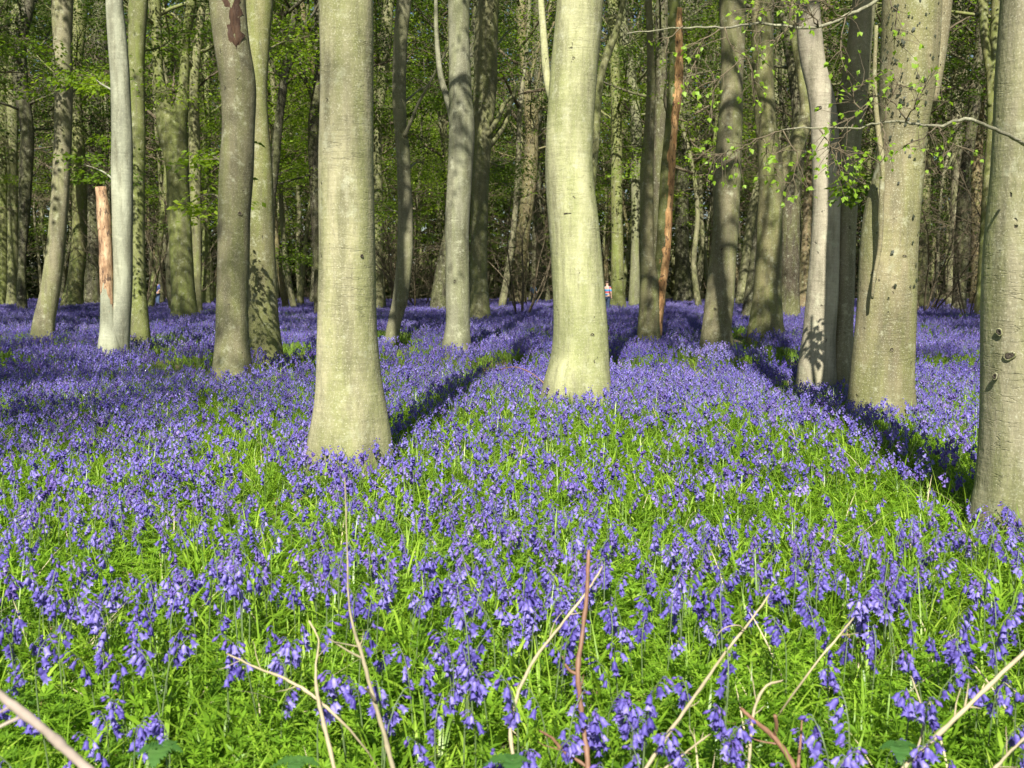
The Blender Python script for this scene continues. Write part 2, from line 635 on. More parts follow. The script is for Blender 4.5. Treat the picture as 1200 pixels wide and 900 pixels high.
def tree(label, tint, main, base=None, Y=None, stems=(), branches=(), crown=True, top=None, name='beech_tree', sides=22, cscale=1.0):
    """main: rows of (py, xl, xr); stems: further live stems (same rows); branches: ([(px,py,width_px,dY)...])"""
    if Y is None:
        Y = depth_at(base)
    C, rad = trace(main, Y)
    org = np.array([C[0][0], Y, 0.0])
    col = TINT[tint] if isinstance(tint, str) else tint
    j = rng.uniform(.94, 1.06, 3)
    col = (col[0] * j[0], col[1] * j[1], col[2] * j[2], col[3])
    t = thing(name, label, 'tree', org)
    top = top or rng.uniform(17, 21)
    mb, M = stem_mesh(C, rad, org, top, sides)
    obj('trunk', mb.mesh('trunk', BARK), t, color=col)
    for st in stems:
        rows, opt = (st, {}) if not isinstance(st, dict) else (st['rows'], st)
        Ys = Y + opt.get('dY', 0)
        C2, r2 = trace(rows, Ys)
        mb2, M2 = stem_mesh(C2, r2, org, opt.get('top', top - 2), sides, foot=opt.get('foot', False), grow=opt.get('grow', True))
        c2 = TINT[opt['tint']] if 'tint' in opt else col
        o2 = obj('stem', mb2.mesh('stem', BARK), t, color=c2)
        if 'label' in opt:
            o2['label'] = opt['label']
    for br in branches:
        pts = np.array([np.append(PT(b[0], b[1], Y + b[3]), b[2] / 2 / F * Y) for b in br])
        pts = catmull(pts, 4)
        mb3 = MB()
        tube(mb3, pts[:, :3] - org, np.maximum(pts[:, 3], .003), 8)
        obj('branch', mb3.mesh('branch', BARK), t, color=col)
    if crown:
        CR = THIN if Y < 11.5 else CROWNS
        i = rng.integers(len(CR))
        zc = top * rng.uniform(.45, .52)
        k = np.argmin(abs(M[:, 2] - zc))
        rot = rng.uniform(0, 6.28)
        s = rng.uniform(.85, 1.1) * cscale
        for nm, me in (('limbs', CR[i][0]), ('crown', CR[i][1])):
            o = obj(nm, me, t, M[k, :3] - org, col if nm == 'limbs' else None)
            o.rotation_euler = (0, 0, rot)
            o.scale = (s, s, (top - zc) / 11.0)
    xs = [r[1] for r in main] + [r[2] for r in main]
    TREES.append((org[0], Y, min(xs), max(xs)))
    return t, org, Y, col, [(c_[0], c_[2]) for c_ in M[:, :3]]


def strip(t, org, rows, Y, arc, color, name, label, grow=1.03):
    C, rad = trace(rows, Y)
    M = catmull(np.column_stack([C, rad]), 6)
    mb = MB()
    n = len(M)
    ph = rng.uniform(0, 6.28, 4)

    def mod(i, th):
        return grow + .03 * np.sin(i * .9 + ph[0]) * np.sin(th * 9 + ph[1]) + .015 * np.sin(i * 2.1 + th * 5)
    tube(mb, M[:, :3] - org, M[:, 3], 16, 0, mod, arc=arc)
    o = obj(name, mb.mesh(name, DEAD), t, color=color)
    o['label'] = label
    return o


# --- the big near trunks
T1 = tree('pale sunlit beech with the broadest trunk left of centre, flaring foot in bluebells', 'pale',
          [(0, 375, 437), (100, 376, 437), (200, 374, 438), (330, 373, 440), (400, 371, 443), (450, 369, 448), (485, 365, 454), (512, 360, 459)], base=512, sides=36)
T2 = tree('pale smooth beech at picture centre whose trunk bows left halfway up', 'pale',
          [(0, 652, 707), (50, 648, 704), (100, 643, 699), (150, 640, 696), (200, 639, 696), (260, 642, 702), (310, 646, 707), (370, 648, 711), (420, 645, 714), (452, 638, 717)], base=452, sides=36,
          branches=[[(660, 135, 16, .1), (647, 112, 12, .15), (642, 95, 10, .2), (638, 55, 9, .3), (634, 0, 8, .4), (628, -90, 7, .5)]])
T3 = tree('big mottled beech cut off by the right picture edge, knots near its foot', (.27, .27, .155, .55),
          [(0, 1175, 1262), (100, 1169, 1262), (200, 1164, 1261), (300, 1157, 1261), (400, 1154, 1262), (500, 1153, 1264), (550, 1151, 1268), (575, 1149, 1274)], base=574, sides=36)
T4 = tree('stout olive beech with dark blotches leaning slightly right, beside the forked silver beech', (.21, .195, .10, .45),
          [(0, 1036, 1103), (50, 1034, 1100), (100, 1032, 1095), (150, 1032, 1086), (200, 1026, 1081), (250, 1014, 1076), (300, 1009, 1073), (350, 1006, 1071), (400, 1002, 1070), (465, 995, 1069)], base=465, sides=32,
          stems=[{'rows': [(0, 1097, 1116), (40, 1093, 1112), (80, 1085, 1106), (120, 1070, 1098)], 'dY': .15}],
          branches=[[(1027, 30, 4, -.3), (1025, 100, 5, -.3), (1030, 160, 6, -.31), (1034, 190, 6, -.32), (1033, 230, 6, -.33), (1031, 290, 5, -.32), (1024, 330, 4, -.31), (1022, 350, 3, -.28)]])
T5 = tree('forked silver grey beech, bright left stem and shaded right stem', 'silver',
          [(0, 932, 959), (50, 935, 964), (75, 939, 967), (100, 945, 973), (125, 949, 979), (150, 951, 982), (200, 953, 984), (250, 953, 984), (300, 950, 983), (350, 945, 981), (400, 940, 978), (428, 935, 978)], Y=11.4, sides=28,
          stems=[{'rows': [(0, 1000, 1026), (50, 994, 1021), (100, 986, 1017), (125, 981, 1014), (150, 978, 1010), (200, 978, 1006), (250, 980, 1004), (300, 980, 1002), (350, 979, 1001), (400, 975, 1000), (428, 970, 1002)], 'dY': .1, 'foot': True, 'tint': 'grey'}])  # right stem tinted darker, its shade put into the colour
# --- middle row
T7 = tree('straight pale beech right of the orange dead stem, thin branch shadow across it', 'mid',
          [(0, 843, 875), (50, 845, 873), (100, 844, 871), (150, 841, 870), (200, 836, 868), (250, 836, 866), (300, 833, 863), (350, 827, 860), (385, 823, 857), (402, 820, 858)], base=402, sides=26)
T6 = tree('olive beech with stout side limb and dark hollow at its foot', 'olive',
          [(0, 880, 903), (50, 881, 905), (100, 882, 907), (150, 885, 910), (200, 889, 918), (230, 889, 918), (250, 888, 917), (300, 886, 916), (350, 882, 915), (388, 876, 918)], base=390, sides=24,
          branches=[[(905, 225, 26, .1), (922, 195, 24, .2), (934, 168, 20, .3), (944, 138, 16, .5), (940, 90, 13, .6), (931, 40, 11, .8), (928, -60, 9, 1)]])
HOLLOW = plain('shaded_hollow', (.02, .016, .012), .95, .4, 20)  # shade inside the hollow is put into this dark colour
_p = PT(899, 372, T6[2]) - T6[1]
_mb = MB()
_z = np.linspace(-.30, .26, 9)
tube(_mb, np.stack([_p[0] + .01 * np.sin(_z * 9), np.full(9, -.215), _p[2] + _z], -1), .062 * np.sqrt(np.clip(1 - ((_z + .02) / .30) ** 2, .02, 1)), 10)
_o = obj('hollow', _mb.mesh('hollow', HOLLOW), T6[0])
_o['label'] = 'dark shaded hollow low on the trunk'
T8 = tree('slim green forked beech beside its orange bark stripped leaning stem', 'olive',
          [(0, 756, 764), (50, 758, 766), (100, 758, 768), (150, 755, 767), (200, 750, 766), (250, 750, 766), (300, 750, 767), (330, 750, 772), (360, 749, 773), (393, 747, 774)], base=393, sides=22,
          stems=[{'rows': [(-60, 783, 798), (0, 784, 797), (50, 784, 799), (100, 783, 799), (150, 779, 793), (200, 774, 790), (250, 771, 787), (300, 768, 784), (350, 763, 778), (385, 758, 773)], 'dY': .05, 'foot': True, 'tint': 'green'}])
strip(T8[0], T8[1], [(10, 786, 799), (50, 785, 800), (100, 784, 800), (150, 780, 794), (200, 775, 791), (250, 772, 788), (300, 769, 785), (350, 764, 779), (392, 758, 775)], T8[2] + .05, (-2.2, .75), (2.0, 1.7, 1.2, 1), 'dead_wood', 'bare orange brown strip where the bark has gone')
T12 = tree('silvery left trunk of a close pair, curved green side branch, left of centre', 'grey',
           [(0, 525, 550), (50, 526, 550), (100, 526, 552), (150, 526, 556), (200, 525, 554), (250, 522, 551), (300, 522, 550), (350, 522, 551), (385, 521, 551), (402, 518, 553)], base=402, sides=26,
           branches=[[(532, 150, 9, 0), (526, 122, 8, 0), (517, 92, 7, .1), (513, 60, 6, .2), (511, 25, 5, .3), (513, -60, 4, .4)]])
T12b = tree('olive right trunk of a close pair, stubby branches on its right, left of centre', 'olive',
            [(0, 559, 585), (50, 556, 583), (100, 555, 582), (150, 554, 578), (200, 553, 574), (250, 552, 572), (300, 551, 571), (350, 551, 573), (375, 550, 576)], base=374, sides=22,
            branches=[[(572, 172, 8, 0), (582, 160, 7, 0), (592, 145, 6, .1), (598, 122, 5, .2), (606, 100, 4, .3)], [(570, 160, 7, -.2), (584, 138, 6, -.2), (592, 120, 5, -.2), (603, 112, 3, -.2)],
                      [(560, 60, 10, .2), (563, 20, 10, .3), (566, -40, 9, .4)]])
T13 = tree('slender sinuous grey beech with a dark wound, just right of broadest pale beech', 'grey',
           [(0, 465, 482), (50, 461, 477), (100, 460, 476), (125, 460, 476), (150, 462, 477), (175, 464, 480), (200, 465, 481), (250, 466, 484), (300, 465, 484), (350, 460, 478), (386, 453, 469)], base=387, sides=22,
           branches=[[(474, 160, 5, -.1), (480, 146, 4, -.2), (490, 122, 3.5, -.3), (502, 100, 3, -.4), (516, 74, 2.6, -.5), (527, 52, 2, -.6)]])
T17 = tree('grey beech with rotten red brown wound high on its trunk, front of left pair', (.165, .148, .085, .45),
           [(0, 246, 287), (50, 252, 292), (100, 259, 299), (150, 261, 298), (200, 257, 296), (250, 256, 293), (300, 255, 292), (350, 254, 291), (400, 252, 292), (428, 249, 295)], base=428, sides=28)
strip(T17[0], T17[1], [(-40, 250, 285), (0, 250, 288), (30, 253, 291), (62, 257, 295)], T17[2], (-1.75, -.75), (.2, .15, .12, 1), 'dead_wood', 'rotten red brown wound with torn bark', 1.02)
T18 = tree('olive beech standing close behind the wounded grey beech', 'olive',
           [(0, 288, 320), (50, 288, 316), (100, 288, 313), (150, 290, 315), (200, 290, 319), (250, 290, 320), (300, 290, 322), (350, 291, 325), (408, 290, 330)], base=408, sides=24)
T20 = tree('grey beech with a broken dead stem rising from its foot on the left', 'silver',
           [(0, 124, 144), (50, 127, 149), (100, 130, 152), (150, 131, 154), (200, 131, 155), (250, 132, 155), (300, 133, 155), (350, 132, 154), (385, 124, 152), (405, 118, 151)], base=406, sides=26)
C_, r_ = trace([(219, 112, 124), (250, 114, 128.5), (300, 116.5, 131), (350, 118, 133), (380, 119, 136), (405, 119, 138)], T20[2] - .12)
_M = catmull(np.column_stack([C_, r_]), 6)
_mb = MB()
tube(_mb, _M[:, :3] - T20[1], _M[:, 3], 18, 0, lambda i, th: 1 + .05 * np.sin(i * .8 + th * 4) + .03 * np.sin(th * 9 + i * 1.9) + (i == len(_M) - 1) * .0)
_o = obj('dead_stem', _mb.mesh('dead_stem', DEAD), T20[0], color=(1.4, 1.36, 1.3, 1))
_o['label'] = 'snapped bark stripped stem, orange brown with a pale top'
C_, r_ = trace([(326, 117.2, 132), (345, 117.8, 132.8), (365, 118.3, 134.2), (385, 118, 137), (406, 116, 141)], T20[2] - .12)
_mb, _ = stem_mesh(C_, r_ * np.array([1.10, 1.09, 1.06, 1.0, .86]), T20[1], 0, 18, grow=False)
obj('stem', _mb.mesh('stem', BARK), T20[0], color=T20[3])
T20b = tree('green tinged beech close behind the beech with the broken dead stem', 'green',
            [(0, 151, 173), (50, 151, 170), (100, 152, 169), (150, 153, 170), (200, 153, 169.5), (250, 153, 169.5), (300, 153, 170), (350, 153, 172), (392, 151, 176)], base=392, sides=22)
T21 = tree('leaning grey beech with shaded right flank at far left of the wood', 'mid',
           [(0, 61, 85), (50, 63, 84), (100, 64, 85), (150, 64, 84), (200, 62, 82), (250, 59, 79), (300, 54, 75), (350, 46, 68), (386, 38, 63)], base=386, sides=22)
T19 = tree('mossy forked beech with a knotted crotch, between the dead stem and the left pair', 'green',
           [(0, 175, 188), (50, 178, 190), (100, 180, 194), (125, 182, 203), (150, 185, 217), (175, 191, 220), (200, 195, 221), (250, 196, 223), (300, 199, 226), (345, 201, 229), (370, 200, 232)], base=370, sides=24,
           stems=[[(0, 219, 230), (30, 215, 226), (50, 212, 222), (75, 211, 222), (100, 209, 221), (125, 204, 221), (155, 196, 218)]])
T19b = tree('thin olive trunk touching the right side of the mossy forked beech', 'olive',
            [(0, 232, 241), (100, 222, 233), (150, 221, 234), (200, 222, 235), (250, 223, 236), (300, 226, 236), (365, 227, 238)], base=364, sides=16)
tree('thin green trunk left of the wounded grey beech', 'green',
     [(0, 240, 248), (100, 238, 246), (200, 237, 247), (280, 237, 246), (352, 235, 247)], base=356, sides=14)
T22 = tree('mossy yellow green trunk with a shaded left foot, right of the leaning grey beech', 'green',
           [(0, 86, 102), (50, 85, 99), (100, 83, 95), (150, 85, 97), (200, 85, 101), (250, 85, 102), (300, 83, 101), (340, 77, 97), (356, 72, 98)], base=358, sides=20)
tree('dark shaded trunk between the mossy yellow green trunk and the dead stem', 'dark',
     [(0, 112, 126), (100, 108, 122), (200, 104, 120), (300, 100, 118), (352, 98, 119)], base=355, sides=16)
tree('olive trunk second from the left picture edge', 'olive',
     [(0, 15, 28), (50, 12, 26), (100, 8, 22), (150, 6, 21), (200, 9, 20), (250, 9, 21), (300, 9, 22), (354, 8, 23)], base=357, sides=18)
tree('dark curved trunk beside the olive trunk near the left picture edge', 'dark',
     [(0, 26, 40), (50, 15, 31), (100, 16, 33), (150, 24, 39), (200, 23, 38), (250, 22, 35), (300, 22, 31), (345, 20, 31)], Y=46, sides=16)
tree('yellow green trunk cut off by the left picture edge', 'green',
     [(0, -8, 8), (100, -6, 8), (200, -3, 9), (300, -2, 9), (352, -3, 9)], base=356, sides=16)
T16 = tree('dark crooked thin tree with black branches, left of the broadest pale beech', 'dark',
           [(0, 345, 352), (50, 335, 343), (100, 327, 337), (150, 321, 331), (200, 316, 327), (225, 313, 324), (290, 310, 322), (350, 306, 322)], Y=34, sides=14,
           branches=[[(332, 95, 7, 0), (322, 80, 6, 0), (314, 66, 5, .2), (306, 62, 3, .4)], [(340, 50, 6, 0), (352, 40, 4, -.2), (366, 18, 3, -.4), (378, -4, 3, -.6)],
                     [(345, 30, 5, .1), (330, 38, 4, .2), (318, 48, 3, .4)], [(334, 90, 5, 0), (348, 60, 4, 0), (356, 38, 3, 0), (362, -8, 3, 0)]])
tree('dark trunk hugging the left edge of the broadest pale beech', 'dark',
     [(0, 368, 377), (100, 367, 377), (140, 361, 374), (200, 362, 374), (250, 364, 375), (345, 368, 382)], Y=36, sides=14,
     branches=[[(366, 118, 4, -.1), (358, 92, 3.5, -.2), (350, 68, 3, -.3), (342, 40, 2.4, -.3)], [(364, 205, 3, -.1), (346, 210, 2.4, -.3), (318, 217, 1.8, -.5)]])
tree('olive trunk hugging the right edge of the broadest pale beech', 'olive',
     [(0, 450, 462), (50, 445, 459), (100, 441, 454), (150, 438, 447), (200, 437, 448), (250, 437, 449), (300, 436, 449), (345, 434, 450)], Y=46, sides=14)
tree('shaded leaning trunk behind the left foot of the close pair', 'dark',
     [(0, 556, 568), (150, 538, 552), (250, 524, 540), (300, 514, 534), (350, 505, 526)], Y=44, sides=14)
T11 = tree('brownish forked beech leaning right, between close pair and centre beech', 'brown',
           [(0, 607, 618), (50, 607, 617), (75, 610, 618), (100, 611, 622), (125, 614, 630), (150, 615, 631), (200, 613, 630), (250, 608, 624), (300, 602, 619), (350, 597, 618)], base=353, sides=20,
           branches=[[(625, 135, 8, 0), (634, 118, 7, .2), (642, 100, 6, .4), (652, 80, 5, .6), (668, 40, 4, .8)], [(624, 118, 4, -.4), (631, 92, 3, -.5), (636, 60, 3, -.6), (650, 25, 2.5, -.7)], [(620, 100, 4, -.4), (627, 70, 3, -.5), (640, 30, 3, -.6), (646, 0, 3, -.6)]])
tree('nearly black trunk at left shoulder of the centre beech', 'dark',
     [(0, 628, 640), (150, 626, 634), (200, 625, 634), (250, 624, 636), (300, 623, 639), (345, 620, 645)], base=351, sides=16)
tree('curved olive trunk emerging from behind right side of the centre beech', 'olive',
     [(-40, 730, 736), (0, 727, 733), (40, 717, 725), (60, 708, 718), (80, 702, 711), (110, 697, 706), (160, 694, 703), (220, 688, 698), (300, 680, 692), (350, 676, 690)], Y=30, sides=14)
T9 = tree('straight moss green trunk beside the figure in striped top', 'green',
          [(0, 712, 726), (100, 715, 727), (150, 716, 729), (200, 716, 729), (250, 716, 730), (300, 716, 731), (357, 714, 734)], base=358, sides=18)
tree('pale snaking trunk between moss green trunk and orange stem', 'mid',
     [(0, 719, 735), (50, 725, 738), (75, 731, 744), (100, 735, 747), (150, 740, 752), (200, 739, 751), (250, 740, 750), (300, 739, 749), (345, 737, 751)], Y=52, sides=16)
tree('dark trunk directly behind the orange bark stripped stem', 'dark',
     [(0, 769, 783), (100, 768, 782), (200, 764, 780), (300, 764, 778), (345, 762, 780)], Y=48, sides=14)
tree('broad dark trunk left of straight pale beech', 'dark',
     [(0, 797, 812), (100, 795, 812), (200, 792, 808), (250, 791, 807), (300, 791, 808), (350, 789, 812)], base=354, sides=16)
tree('pale trunk leaning right, in the gap right of straight pale beech', 'mid',
     [(0, 915, 926), (100, 906, 917), (200, 888, 898), (250, 876, 887), (300, 869, 881), (350, 862, 876)], Y=58, sides=14)
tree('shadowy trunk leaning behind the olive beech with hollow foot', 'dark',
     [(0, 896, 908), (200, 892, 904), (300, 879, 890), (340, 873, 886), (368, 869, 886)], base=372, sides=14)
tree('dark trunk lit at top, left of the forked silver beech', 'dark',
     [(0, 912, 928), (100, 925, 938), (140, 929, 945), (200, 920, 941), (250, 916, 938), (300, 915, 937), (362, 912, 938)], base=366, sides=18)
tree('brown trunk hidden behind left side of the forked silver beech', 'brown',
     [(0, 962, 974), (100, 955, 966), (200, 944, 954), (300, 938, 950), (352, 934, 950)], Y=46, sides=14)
tree('olive trunk hugging the right side of the stout blotched beech', 'olive',
     [(0, 1086, 1097), (100, 1083, 1093), (200, 1079, 1091), (250, 1075, 1089), (300, 1072, 1087), (355, 1070, 1089)], base=359, sides=16)
tree('pale narrow trunk left of the dark leaning one at right', 'mid',
     [(0, 1116, 1127), (100, 1115, 1127), (200, 1115, 1126), (250, 1114, 1123), (300, 1111, 1121), (354, 1108, 1121)], base=358, sides=16,
     branches=[[(1118, 180, 4, -.1), (1108, 200, 3, -.3), (1096, 215, 3, -.5), (1086, 232, 2, -.6)], [(1120, 90, 4, -.1), (1106, 110, 3, -.4), (1090, 125, 2, -.6)]])
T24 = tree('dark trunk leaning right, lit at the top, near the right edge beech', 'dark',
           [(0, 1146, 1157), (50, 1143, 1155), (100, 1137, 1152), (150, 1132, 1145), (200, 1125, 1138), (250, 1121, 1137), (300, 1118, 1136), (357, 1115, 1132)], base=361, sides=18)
tree('warm brown trunk behind the dark leaning one at right', 'brown',
     [(0, 1146, 1158), (100, 1142, 1154), (200, 1138, 1151), (300, 1138, 1150), (345, 1137, 1151)], Y=52, sides=14)
T25 = tree('slim green forked trunk touching left edge of the cut off beech', 'green',
           [(0, 1163, 1178), (50, 1160, 1174), (100, 1157, 1172), (150, 1157, 1169), (200, 1153, 1165), (250, 1150, 1163), (300, 1147, 1160), (365, 1142, 1157)], base=368, sides=18,
           stems=[[(0, 1146, 1156), (50, 1150, 1160), (90, 1156, 1166), (125, 1157, 1170)]])

# ------------------------------------------------------------------ background trees
BG = []
for k in range(8):
    leafy = k % 2 == 0
    H = rng.uniform(17, 22)
    r0 = rng.uniform(.13, .24)
    pts = []
    q = np.array([0, 0, -.15])
    lean = rng.normal(0, .05, 2)
    for i in range(8):
        pts.append(np.append(q, r0 * (1.25 if i == 0 else 1 - .75 * i / 7)))
        q = q + np.array([lean[0] + rng.normal(0, .10), lean[1] + rng.normal(0, .08), 1]) * (H / 7)
    M = catmull(np.array(pts), 4)
    tm, lm, cm = MB(), MB(), MB()
    ph = rng.uniform(0, 6, 3)
    tube(tm, M[:, :3], M[:, 3], 12, 0, lambda i, th: 1 + .03 * np.sin(2 * th + ph[0] + i * .5) + .06 * np.exp(-i / 1.5) * np.cos(5 * th + ph[1]))
    li, le = crown_template(6500 if leafy else 2200, rng.uniform(3.2, 4.4), H * .6, twiggy=1 if leafy else 3, sprad=.7, leafL=.16)
    kz = np.argmin(abs(M[:, 2] - H * .4))
    lm.merge(li, off=M[kz, :3])
    cm.merge(le, off=M[kz, :3])
    for b in range(9 if leafy else 8):      # lower branches
        z = rng.uniform(3.5, H * .55)
        kk = np.argmin(abs(M[:, 2] - z))
        a = rng.uniform(0, 6.28)
        B = branch_curve(M[kk, :3], (math.cos(a), math.sin(a), rng.uniform(.1, .7)), rng.uniform(1.5, 3.4), -.03, 6)
        tube(lm, B, np.linspace(.03, .006, len(B)), 4)
        for j in range(2, len(B)):
            for _ in range(2):
                S = branch_curve(B[j], norm(B[j] - B[j - 1]) + rng.normal(0, .6, 3), rng.uniform(.4, 1.1), -.03, 3)
                tube(lm, S, np.linspace(.010, .003, len(S)), 3, cap=False)
                if rng.random() < (.8 if leafy else .25):
                    spray_leaves(cm, S[-1], rng.uniform(.3, .6), int(rng.uniform(14, 34)), .13)
    BG.append((tm.mesh('trunk', BARK), lm.mesh('limbs', TWIG), cm.mesh('crown', LEAF, False), leafy))

ZONES = [(-9e9, 40, 'left of the leaning grey beech'), (40, 120, 'between the leaning grey beech and the dead stem'), (120, 250, 'behind the mossy forked beech'),
         (250, 372, 'between the left pair and the broadest pale beech'), (372, 520, 'between the broadest pale beech and the close pair'),
         (520, 645, 'between the close pair and the centre beech'), (645, 770, 'between the centre beech and the orange stem'), (770, 850, 'between the orange stem and the straight pale beech'),
         (850, 950, 'behind the olive beech with hollow foot'), (950, 1070, 'behind the stout blotched beech'), (1070, 9e9, 'between the stout blotched beech and the right edge beech')]


def zone(px):
    for a, b, s in ZONES:
        if a <= px < b:
            return s


def bgtree(k, x, Y, s, rz, tint, label, group, lit=False):
    t = thing('beech_tree', label, 'tree', (x, Y, float(ground_z(x, Y))), group)
    t.rotation_euler = (0, 0, rz)
    t.scale = (s, s, s)
    tm, lm, cm, lf = BG[k]
    obj('trunk', tm, t, color=tint)
    obj('limbs', lm, t)
    c = obj('crown', cm, t)
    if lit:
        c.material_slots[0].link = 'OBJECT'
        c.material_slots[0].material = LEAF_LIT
    return t


placed = [(a, b) for a, b, _, _ in TREES]
cnt = 0
tries = 0
while cnt < 235 and tries < 8000:
    tries += 1
    Y = 26 + 84 * rng.random() ** .8
    x = rng.uniform(-1, 1) * (.56 * Y + 4)
    if min((x - a) ** 2 + (Y - b) ** 2 for a, b in placed) < (1.7 if Y < 60 else 1.5) ** 2:
        continue
    px = 600 + F * x / Y
    w = .2 * F / Y
    if any(b > Y - 1 and l - w - 3 < px < r + w + 3 for _, b, l, r in TREES):
        continue
    if Y < 42 and 0 < px < 1200 and not (rng.random() < .25):
        continue
    if 620 < px < 728 and Y < 56:
        continue
    placed.append((x, Y))
    leafp = .6 if 300 < px < 600 else .2
    lf = rng.random() < leafp
    k = int(rng.integers(4)) * 2 + (0 if lf else 1)
    tn = tuple(np.array((.9, .9, .85, 1)) * TINT[['olive', 'mid', 'green', 'dark', 'brown', 'grey'][int(rng.choice(6, p=[.22, .2, .13, .28, .1, .07]))]])  # tints lowered, shade on the far trunks put into their colour
    z = zone(px)
    lab = ('leafy ' if lf else 'twiggy ') + 'distant beech ' + z
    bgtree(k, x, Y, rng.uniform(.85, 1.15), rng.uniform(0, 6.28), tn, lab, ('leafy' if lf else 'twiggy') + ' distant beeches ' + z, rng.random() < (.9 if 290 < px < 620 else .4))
    cnt += 1

# trees standing outside the frame to the sides: they shade the wood
for (x, Y) in [(-13.5, 15), (-15, 21), (-17, 27), (-10.5, 2), (-6.9, -2), (9.8, -.5), (10.5, 9), (12.5, 15), (15.5, 21), (18, 28), (-21, 34), (22, 35)]:
    bgtree(int(rng.integers(4)) * 2, x, Y, rng.uniform(.95, 1.2), rng.uniform(0, 6.28), TINT['mid'],
           'beech standing out of view beside the glade', 'beeches beside the glade')

for (x, Y, z0) in [(-6.6, -12.0, 17.0), (6.8, -11, 16.5)]:  # unseen beeches added for their dappled shade on the near trunks
    t = thing('beech_tree', 'unseen tall beech added behind the viewer to dapple the trunks', 'tree', (x, Y, 0), 'beeches beside the glade')
    o = obj('trunk', BG[1][0], t, color=TINT['mid'])
    o.scale = (1.3, 1.3, 1.45)
    li, le = crown_template(3000, 5.6, 10)
    obj('limbs', li.mesh('limbs', BARK), t, (0, 0, z0), TINT['mid'])
    obj('crown', le.mesh('crown', LEAF, False), t, (0, 0, z0))

# ------------------------------------------------------------------ leafy understorey branches (parts of the traced trees)
def leafy_branch(t, org, Y, pts, nspray, col, rad=.45, per=34, leafL=.09, w=3.0, mat=None):
    """px polyline with depth offsets, carrying flat sprays of leaves"""
    P3 = np.array([PT(p[0], p[1], Y + p[2]) for p in pts])
    C = catmull(P3, 5)
    mb = MB()
    tube(mb, C - org, np.linspace(w / 2 / F * Y, .004, len(C)), 6)
    o = obj('leafy_branch', mb.mesh('leafy_branch', BARK), t, color=col)
    lm, tw = MB(), MB()
    for i in range(nspray):
        k = int(len(C) * (.25 + .75 * rng.random()) - 1)
        k = max(1, min(len(C) - 1, k))
        S = branch_curve(C[k] - org, norm(C[k] - C[k - 1]) * .7 + rng.normal(0, .55, 3) * np.array([1, 1, .35]), rad * rng.uniform(.5, 1.5), -.05, 3)
        tube(tw, S, np.linspace(.006, .002, len(S)), 3, cap=False)
        spray_leaves(lm, S[-1], rad * rng.uniform(.6, 1.1), int(per * rng.uniform(.5, 1.5)), leafL, tilt=.45)
    obj('foliage', lm.mesh('foliage', mat or LEAF_LIT, False), o)
    obj('twigs', tw.mesh('twigs', TWIG), o)


LB = leafy_branch
LB(T21[0], T21[1], T21[2], [(66, 60, 0), (50, 52, -.6), (35, 45, -1), (18, 50, -1.4)], 16, T21[3])
LB(T21[0], T21[1], T21[2], [(70, 120, 0), (95, 100, .4), (115, 80, .8), (130, 72, 1)], 14, T21[3])
LB(T20[0], T20[1], T20[2], [(140, 110, 0), (118, 98, 1), (104, 88, 1.8), (92, 92, 2.4)], 20, T20[3])
LB(T20[0], T20[1], T20[2], [(138, 215, 0), (122, 202, 1), (108, 196, 1.8), (96, 192, 2.5)], 14, T20[3])
LB(T20b[0], T20b[1], T20b[2], [(160, 60, 0), (180, 58, .5), (196, 50, .9), (208, 40, 1)], 14, T20b[3])
LB(T20b[0], T20b[1], T20b[2], [(165, 120, 0), (185, 108, .5), (205, 104, .9)], 8, T20b[3])
LB(T17[0], T17[1], T17[2], [(262, 190, 0), (250, 184, 1), (238, 180, 2), (228, 186, 3)], 9, T17[3], .35)
LB(T17[0], T17[1], T17[2], [(262, 235, 0), (250, 228, 1), (236, 230, 2), (224, 236, 3)], 9, T17[3], .35)
LB(T22[0], T22[1], T22[2], [(88, 210, 0), (60, 215, -1), (30, 212, -2), (4, 208, -3)], 30, T22[3], .5)
LB(T22[0], T22[1], T22[2], [(90, 260, 0), (60, 262, 2), (36, 270, 4)], 20, T22[3], .6)
LB(T18[0], T18[1], T18[2], [(312, 60, 0), (330, 50, 3), (350, 45, 6), (372, 40, 9)], 40, T18[3], .8, 46)
LB(T16[0], T16[1], T16[2], [(322, 150, 0), (340, 135, 2), (358, 120, 4)], 36, T16[3], .8, 46)
LB(T16[0], T16[1], T16[2], [(318, 210, 0), (335, 200, 2), (360, 195, 4)], 34, T16[3], .8, 46)
LB(T16[0], T16[1], T16[2], [(314, 300, 0), (330, 303, 2), (355, 300, 4)], 22, T16[3], .6, 46)
LB(T13[0], T13[1], T13[2], [(476, 200, 0), (490, 190, 4), (505, 195, 9), (520, 200, 13)], 40, T13[3], .8, 44)
LB(T13[0], T13[1], T13[2], [(472, 250, 0), (455, 244, 6), (450, 236, 10)], 26, T13[3], .7, 44)
LB(T13[0], T13[1], T13[2], [(474, 120, 0), (492, 105, 4), (508, 100, 9), (520, 110, 14)], 44, T13[3], .9, 44)
LB(T12b[0], T12b[1], T12b[2], [(574, 190, 0), (588, 196, 2), (600, 200, 5)], 30, T12b[3], .7, 40)
LB(T12b[0], T12b[1], T12b[2], [(578, 60, 0), (592, 40, 2), (606, 30, 5)], 26, T12b[3], .7, 40)
LB(T8[0], T8[1], T8[2], [(760, 172, 0), (745, 171, -.1), (720, 173, -.2)], 7, T8[3], .16, 8, .07, 2, LEAF_NEW)
LB(T8[0], T8[1], T8[2], [(784, 140, 0), (778, 118, -.3), (782, 90, -.5), (789, 60, -.6)], 8, T8[3], .18, 6, .075, 2, LEAF_NEW)
LB(T11[0], T11[1], T11[2], [(612, 210, 0), (600, 205, 1), (585, 215, 2)], 24, T11[3], .8, 40)
